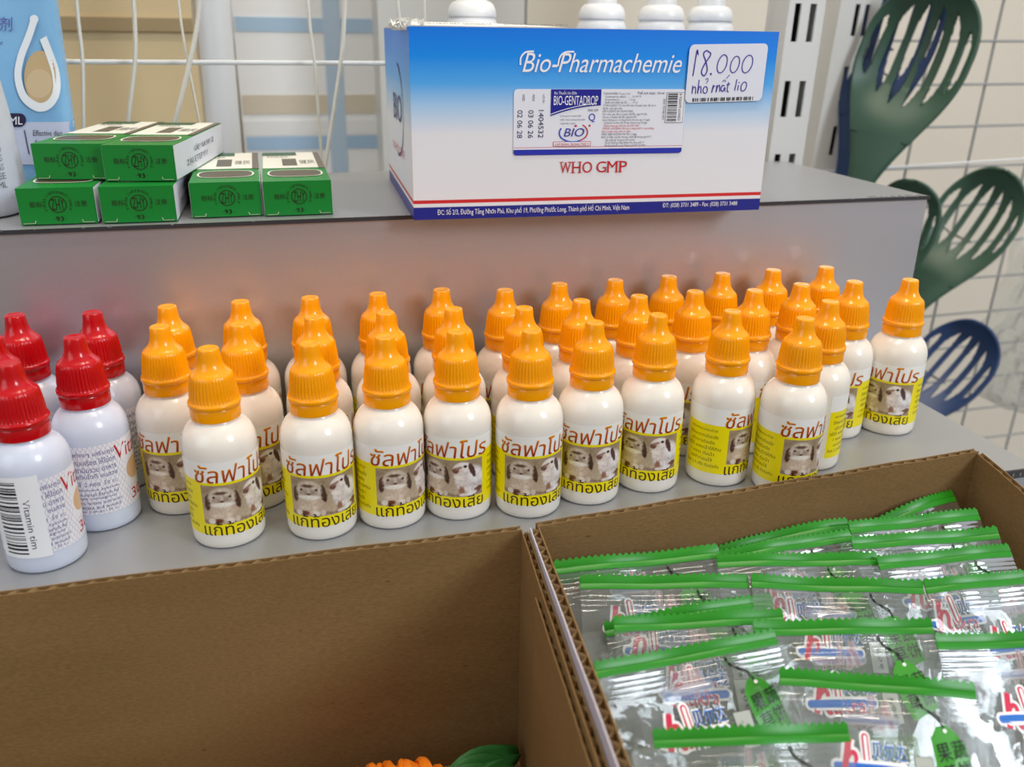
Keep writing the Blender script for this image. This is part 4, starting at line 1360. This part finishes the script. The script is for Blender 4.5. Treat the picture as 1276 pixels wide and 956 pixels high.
# ------------------------------------------------------------------ litter scoops hanging from the right panel
def scoop(name, label, tipp, hand, width, mat, roll=0.0, bowl=0.03, ys=YR - .04, group='slotted scoops hanging on the right wire panel'):
    """tipp = far end of the head, hand = visible lower end of the handle"""
    A, B = np.array(hand, float), np.array(tipp, float)
    ax = B - A; Ln = np.linalg.norm(ax); ax /= Ln
    fw = CAM - (A + B) / 2; fw -= ax * fw.dot(ax); fw /= np.linalg.norm(fw)
    sd_ = np.cross(ax, fw)
    c, s = math.cos(math.radians(roll)), math.sin(math.radians(roll))
    sd2, fw2 = c * sd_ + s * fw, -s * sd_ + c * fw
    r = thing(name, label, 'scoop', tuple(A), 0, group)
    nt, ns = 84, 101

    def hw(t):
        k = min(1.0, t / .66)
        k = k * k * (3 - 2 * k)
        e = max(0.0, (t - .70) / .30)
        return width * (.22 + .80 * k) * math.sqrt(max(0.0004, 1 - e ** 2.4))

    def pt(t, q):
        w_ = hw(t) * .5
        k = max(0, (t - .30) / .70)
        depth = bowl * math.sin(PI * min(1, k * .9)) * min(1, k / .35) if k > 0 else 0
        cur = depth * (1 - q * q * .95)
        lip = .010 * max(0, (k - .8) / .2) ** 2
        return ax * (Ln * t) + sd2 * (w_ * q) - fw2 * cur + fw2 * lip
    hd = MB(); hn = MB()
    slots = [(-.90, -.73), (-.60, -.40), (-.27, -.06), (.08, .28), (.42, .62), (.74, .90)]
    bb = [.56, .50, .46, .45, .48, .56]
    ee = [.84, .91, .93, .93, .91, .84]

    def hole(t, q):
        for i, (a, b) in enumerate(slots):
            m_ = (bb[i] + ee[i]) / 2; hl = (ee[i] - bb[i]) / 2
            e = abs(t - m_) / hl
            if e < 1:
                half = (b - a) / 2 * (1 - e ** 4)
                if abs(q - (a + b) / 2) < half: return True
        return False
    ts = np.linspace(.30, 1, nt); qs = np.linspace(-1, 1, ns)
    idx = {}
    V, Fc = [], []
    for i in range(nt - 1):
        for j in range(ns - 1):
            if hole((ts[i] + ts[i + 1]) / 2, (qs[j] + qs[j + 1]) / 2): continue
            f = []
            for (a, b) in ((i, j), (i, j + 1), (i + 1, j + 1), (i + 1, j)):
                if (a, b) not in idx:
                    idx[(a, b)] = len(V); V.append(tuple(pt(ts[a], qs[b])))
                f.append(idx[(a, b)])
            Fc.append(f)
    hd.add(V, Fc)
    o = hd.build('slotted_head', mat, r, angle=70)
    m = o.modifiers.new('thickness', 'SOLIDIFY'); m.thickness = .0028; m.offset = 0
    rings = []
    for t in np.linspace(-.35, .312, 22):
        tt = max(0.0, t)
        w_ = hw(tt) * .5 ; thk = .0034 if t < .16 else .0034 - .0019 * (t - .16) / .152
        p0 = pt(tt, 0) if t >= 0 else ax * (Ln * t)
        if t > .30: p0 = pt(t, 0) + fw2 * .0002
        rings.append([tuple(p0 + sd2 * (w_ * math.copysign(abs(math.cos(a)) ** .7, math.cos(a))) + fw2 * (thk * math.copysign(abs(math.sin(a)) ** .7, math.sin(a)))) for a in np.linspace(0, 2 * PI, 20, endpoint=False)])
    hn.grid(rings, close_u=True)
    hn.add(rings[0], [tuple(range(20))[::-1]])
    hn.build('handle', mat, r, angle=50)
    # the wire prong of the panel that carries the scoop
    e0 = A + pt(.60, .12) - fw2 * .0026
    g = MB()
    g.tube([(e0[0], -.0012, e0[2] + .912), (e0[0], (e0[1] - YR) * .5, e0[2] + .903), (e0[0], e0[1] - YR, e0[2] + .9)], .0013, 8)
    g.build('wire_prong', M_gwire, gp)
    return r


scoop('slotted_scoop', 'dark green slotted scoop hanging highest, beside the white uprights', ony(1176, -22, .705), ony(1062, 250, .705), .094, M_green_pl, 14, .024)
scoop('slotted_scoop', 'dark green slotted scoop at the right edge, below the highest one', ony(1254, 216, .735), ony(1124, 402, .735), .080, M_green_pl, 14, .020)
scoop('slotted_scoop', 'dark green slotted scoop half hidden behind the grey riser corner', ony(1142, 226, .69), ony(1080, 400, .69), .062, M_green_pl, 12, .016)
scoop('slotted_scoop', 'navy blue slotted scoop hanging low beside the lower shelf', ony(1226, 408, .69), ony(1092, 560, .69), .074, M_navy_pl, 10, .016)
scoop('slotted_scoop', 'navy blue slotted scoop partly hidden behind the highest green scoop', ony(1146, -70, .736), ony(1048, 236, .736), .080, M_navy_pl, 4, .010)

# ------------------------------------------------------------------ things on and behind the upper shelf
# white capped bottles behind the carton
def white_bottle():
    r = thing('white_bottle', 'x', 'bottle')
    g = MB()
    g.lathe([(0, .0002), (.0140, 0), (.0160, .001), (.0167, .004), (.0167, .088), (.0163, .092), (.0150, .0955), (.0142, .0962), (.0142, .0968), (0, .0968)], 48)
    g.build('bottle_body', M_white, r, angle=45)
    g = MB()
    g.lathe([(.0100, .0969), (.0152, .0969), (.0155, .0975), (.0150, .1010), (.0138, .1040), (.0118, .1058), (.0095, .1064), (.0092, .116), (.0086, .1166), (0, .1166)], 48)
    g.build('screw_cap', M_white, r, angle=45)
    return r


GW = 'white capped bottles behind the big carton'
wpr = white_bottle()
for i, (px, l) in enumerate(((750, 'white capped bottle behind the big carton, left of a row of three'), (824, 'white capped bottle behind the big carton, middle of a row of three'), (885, 'white capped bottle behind the big carton, nearest the slotted upright'))):
    p = ony(px, 20, .5885)
    if i == 0:
        wpr.location = (p[0], .5885, ZT + .0003); wpr['label'] = l; wpr['group'] = GW
    else:
        dup(wpr, (p[0], .5885, ZT + .0003), .3, l, GW)
p = ony(590, 20, .5885)
r = dup(wpr, (p[0] - .001, .5885, ZT + .0003), 1.0, 'white capped bottle behind the left part of the big carton, standing apart', GW)

# hanging white straps
st = [[(93, -30), (97, 20), (103, 78), (104, 150)], [(164, -30), (168, 30), (168, 78), (160, 146)], [(219, -30), (226, 30), (234, 78), (248, 150)], [(252, -30), (246, 30), (236, 80), (217, 156)],
      [(381, -30), (386, 30), (393, 90), (401, 202)], [(431, -30), (428, 40), (423, 90), (406, 202)], [(493, -30), (496, 10), (499, 34)], [(528, -30), (529, 10), (530, 40)]]
rad = [.0021, .0026, .0015, .0028, .0020, .0026, .0022, .0014]
lbl = ['faint white plastic strap hanging just right of the light blue pouch', 'thick white plastic strap hanging behind the stacked green boxes', 'thin white plastic cord crossing behind a wider strap', 'wide white plastic strap curving down over a thin cord',
       'white plastic strap hanging behind the single green boxes, left of a crossing pair', 'white plastic strap slanting down behind the green box nearest the carton', 'white plastic strap ending above the torn corner of the big carton', 'thin white plastic strap hanging behind the big carton']
for i, pts in enumerate(st):
    Y = .604 + .0 * i - (.006 if i in (3, 5) else 0)
    P3 = [ony(x, y, Y) for x, y in pts]
    dv = (P3[-1] - P3[-2]); dv /= np.linalg.norm(dv)
    e = P3[-1] + dv * max(0, (P3[-1][2] - ZT - .0012) / max(.2, -dv[2]))
    P3 = P3 + [np.array([e[0], Y, ZT + .0012])]
    top_ = P3[0] + np.array([P3[0][0] - P3[1][0], 0, P3[0][2] - P3[1][2]]) * 3
    P3 = [top_] + P3
    g = MB(); g.tube([tuple(q) for q in smooth_path(P3, 7)], rad[i], 10, flat=.5)
    tag(g.build('hanging_strap', M_strap, smooth=True), lbl[i], 'strap', 'white plastic straps hanging behind the upper shelf')

# pale upright tube further back
a, b = ony(265, 0, .80), ony(281, 186, .80)
g = MB(); dvec = (a - b) / (a - b)[2]
g.tube([tuple(b + dvec * (-.9 - b[2])), tuple(b + dvec * (.7 - b[2]))], .0135, 28)
tag(g.build('support_tube', M_white), 'thick pale round tube standing behind the wire panel', 'tube')

# tan board and white cartons further back
t0, t1 = ony(20, -40, .95), ony(262, 230, .95)
r = thing('tan_board', 'tan board standing behind the wire panel at the left', 'board', ((t0[0] + t1[0]) / 2 - .1, .96, -.9))
g = MB(); wq = (t1[0] - t0[0]) / 2 + .1
g.box(-wq, wq, 0, .012, 0, 1.6)
g.build('board', M_tan, r, smooth=False)
g = MB(); zq = ony(150, 30, .95)[2] + .9
g.box(-wq, wq, -.004, 0, zq - .006, zq + .006)
g.build('rail', plain('tan_rail', (160, 140, 104), .6), r, smooth=False)
M_cart2 = print_mat('printed_white_carton', .35, .5)
xl, xr = ony(297, 100, 1.05)[0], ony(470, 100, 1.05)[0]
r = thing('white_carton', 'large white carton with pale blue bands behind the wire panel', 'box', ((xl + xr) / 2, 1.05, -.9))
g = MB(); wq = (xr - xl) / 2
g.box(-wq, wq, 0, .05, 0, 1.45, 0, lin((244, 246, 248)))
for (ya, yb, c) in ((22, 40, (176, 204, 230)), (118, 142, (214, 204, 186)), (170, 186, (168, 198, 228)), (150, 168, (236, 238, 240))):
    za, zb = ony(380, yb, 1.05)[2] + .9, ony(380, ya, 1.05)[2] + .9
    g.box(-wq + .002, wq - .002, -.0008, 0, za, zb, 0, lin(c))
g.box(wq * .25, wq * .5, -.0012, 0, .9, 1.4, 0, lin((186, 208, 230)))
g.build('printed_carton', M_cart2, r, smooth=False)
xl, xr = ony(474, 100, .93)[0], ony(655, 100, .93)[0]
r = thing('grey_carton', 'plain pale grey carton behind the left half of the big carton', 'box', ((xl + xr) / 2, .93, -.9))
g = MB(); wq = (xr - xl) / 2
g.box(-wq, wq, 0, .05, 0, 1.45, 0, lin((206, 207, 204)))
g.box(wq - .002, wq, -.0006, 0, 0, 1.45, 0, lin((120, 120, 120)))
g.build('printed_carton', M_cart2, r, smooth=False)

# light blue pouch with a white droplet
YP = .556
pw = lambda x, y: ony(x, y, YP)
cxp = pw(12, 100)[0]
r = thing('refill_pouch', 'light blue refill pouch with a white droplet design, behind the green boxes', 'pouch', (cxp, YP + .010, ZT + .0003))
e1 = pw(66, 0)[0] - cxp; e2 = pw(93, 200)[0] - cxp; zt_ = pw(66, 0)[2] - ZT
print('pouch half widths', e1, e2, zt_)
M_blue = plain('light_blue_wrap', (132, 186, 228), .22, .55, .04, 200, .12)


def rrs(z):                          # half width against height
    k = min(1.2, z / zt_)
    return e2 + (e1 - e2) * k


g = MB()
P = []
HP = .150
for j in range(31):
    z = HP * j / 30
    hwv = rrs(z) if z < .120 else rrs(.12) * max(.25, math.cos((z - .12) / .03 * 1.1))
    hd_ = .0100 if z < .12 else .01 * max(.3, math.cos((z - .12) / .03 * 1.1))
    if z < .002: hwv *= .97
    row = []
    for i in range(56):
        a = 2 * PI * i / 56
        sx = math.copysign(abs(math.cos(a)) ** .25, math.cos(a)); sy = math.copysign(abs(math.sin(a)) ** .6, math.sin(a))
        wr = 1 + .012 * math.sin(z * 300 + a * 5) + .01 * math.sin(z * 170 - a * 9)
        row.append((hwv * sx, hd_ * sy * wr, z))
    P.append(row)
g.grid(P, close_u=True)
g.add(P[0], [tuple(range(56))[::-1]]); g.add(P[-1], [tuple(range(56))])
g.build('pouch_body', M_blue, r, angle=60)
g = MB(); g.lathe([(.009, HP), (.010, HP + .001), (.010, HP + .02), (.009, HP + .021), (0, HP + .021)], 32); g.build('screw_cap', M_white, r)
g = MB()


def fp(px_, py_, off=.0012):
    q = ony(px_, py_, YP)
    x, z = q[0] - cxp, q[2] - ZT - .0003
    u = max(-1, min(1, x / rrs(max(0, z))))
    th = math.acos(abs(u) ** (1 / .25)) if abs(u) < 1 else 0
    y = -.0100 * (math.sin(th) ** .6) * 1.03
    return (x, y - off, max(.0005, z))


def dec(V, T, off, col):
    g.add([fp(x, y, off) for x, y in V], T, 0, col)


V, T = rect2(-40, 88.5, 152, 205, 30, 6); dec(V, T, .0004, lin((196, 204, 226)))
ring = smooth_path([(43, 25), (35, 45), (23, 70), (18, 95), (27, 120), (48, 133), (66, 130), (77, 115), (76, 92), (67, 68), (57, 47)], 5)
sq = lambda V: [(43 + (x - 43) * .80, y) for x, y in V]
V, T = stroke2(ring, 11); V = sq(V); dec(V, T, .0009, lin((238, 243, 248)))
V, T = disc2(43, 24, 5.4, 5.4); dec(V, T, .0009, lin((238, 243, 248)))
V, T = disc2(52, 96, 24.5, 33, 20); V = sq(V); dec(V, T, .0007, lin((202, 176, 134)))
V, T = disc2(51, 104, 20, 18, 20); V = sq(V); dec(V, T, .00075, lin((214, 190, 152)))


def dtext(s, x0, x1, y0, y1, col, sh=0, bold=.01):      # y0 = bottom pixel, y1 = top pixel
    V, T = fit(s, x0, x1, y0, y1, sh, bold, 2)
    dec(V, T, .0010, col)


dtext('湿剂', -18, 16, 39, 21, lin((86, 80, 158)))
dtext('odor', -10, 5, 56, 50, lin((70, 64, 120)))
V, T = rrect2(-14, 33, 141, 158, 8); dec(V, T, .0008, lin((46, 36, 70)))
dtext('500 ML', -12, 29, 155, 145, lin((240, 240, 246)))
dtext('Effective deo', 42, 78, 169, 162, lin((70, 70, 84)))
dtext('for pets', 44, 76, 180, 174, lin((70, 70, 84)))
dtext('formula', 45, 72, 190, 185, lin((70, 70, 84)))
V, T = stroke2([(31, 162), (37, 192)], 1.4); dec(V, T, .0009, lin((70, 70, 84)))
g.build('printed_label', M_print, r, smooth=False)

# frosted white bottle at the left edge
pj = onz(2, 262, ZT)
xj = ony(27, 235, .49)[0] - .030
r = thing('frosted_bottle', 'frosted white shrink-wrapped bottle cut by the left edge, in front of the blue one', 'bottle', (xj, .497, ZT + .0003))
M_frost = plain('frosted_wrap', (206, 210, 220), .25, .55, .05, 150, .25)
g = MB(); g.lathe([(0, .0003), (.027, 0), (.0292, .001), (.0300, .004), (.0298, .020), (.0292, .045), (.0270, .062), (.0225, .080), (.016, .092), (.011, .099), (.011, .104), (0, .104)], 64,
                  rfun=lambda rr_, z, a: rr_ * (1 + .012 * math.sin(a * 9 + z * 200) * (1 if rr_ > .012 else 0)))
g.build('bottle_body', M_frost, r, angle=60)
g = MB(); g.lathe([(.012, .1042), (.0125, .105), (.0125, .124), (.0115, .126), (0, .126)], 40); g.build('screw_cap', M_white, r)
g = MB()
cj = lambda x, y: (.0306 * math.sin(x / 30.), -.0306 * math.cos(x / 30.), y / 1000)
V, T = rect2(8, 31, 36, 41, 8, 1); g.shape(V, T, cj, 0, lin((90, 90, 108)))
for i, s in enumerate(('BATH FOAM', 'FOR CATS', 'AND DOGS', 'RINSE FREE', 'NET 150 ML')):
    V, T = fit(s, 10, 31, 31 - i * 4.2, 34 - i * 4.2, 0, .02, 1); g.shape(V, T, cj, 0, lin((110, 112, 126)))
g.build('printed_label', M_print, r, smooth=False)

# crumpled clear bag at the right edge
r = thing('clear_plastic_bag', 'crumpled clear plastic bag hanging at the right edge in front of the wire panel', 'bag', tuple(ony(1262, 420, .70)))
o0 = np.array(r.location)
g = MB()
P = []
left = [(1290, 300), (1268, 350), (1248, 395), (1236, 430), (1230, 465), (1236, 500), (1262, 512)]
lp = smooth_path(left, 5)
for j, (x, y) in enumerate(lp):
    row = []
    for i in range(18):
        s = i / 17
        q = ony(x + s * 110, y, .70) - o0
        q[1] += -.018 * math.sin(PI * s) ** .6 + .004 * math.sin(j * 1.1 + i * 1.7) + .003 * math.sin(j * .6 - i * 2.3)
        row.append(tuple(q))
    P.append(row)
g.grid(P)
P2 = [[(x, -y + .004 if False else y + .020, z) for x, y, z in row] for row in P]
g.grid(P2)
g.build('film', M_bagfilm, r, angle=80)
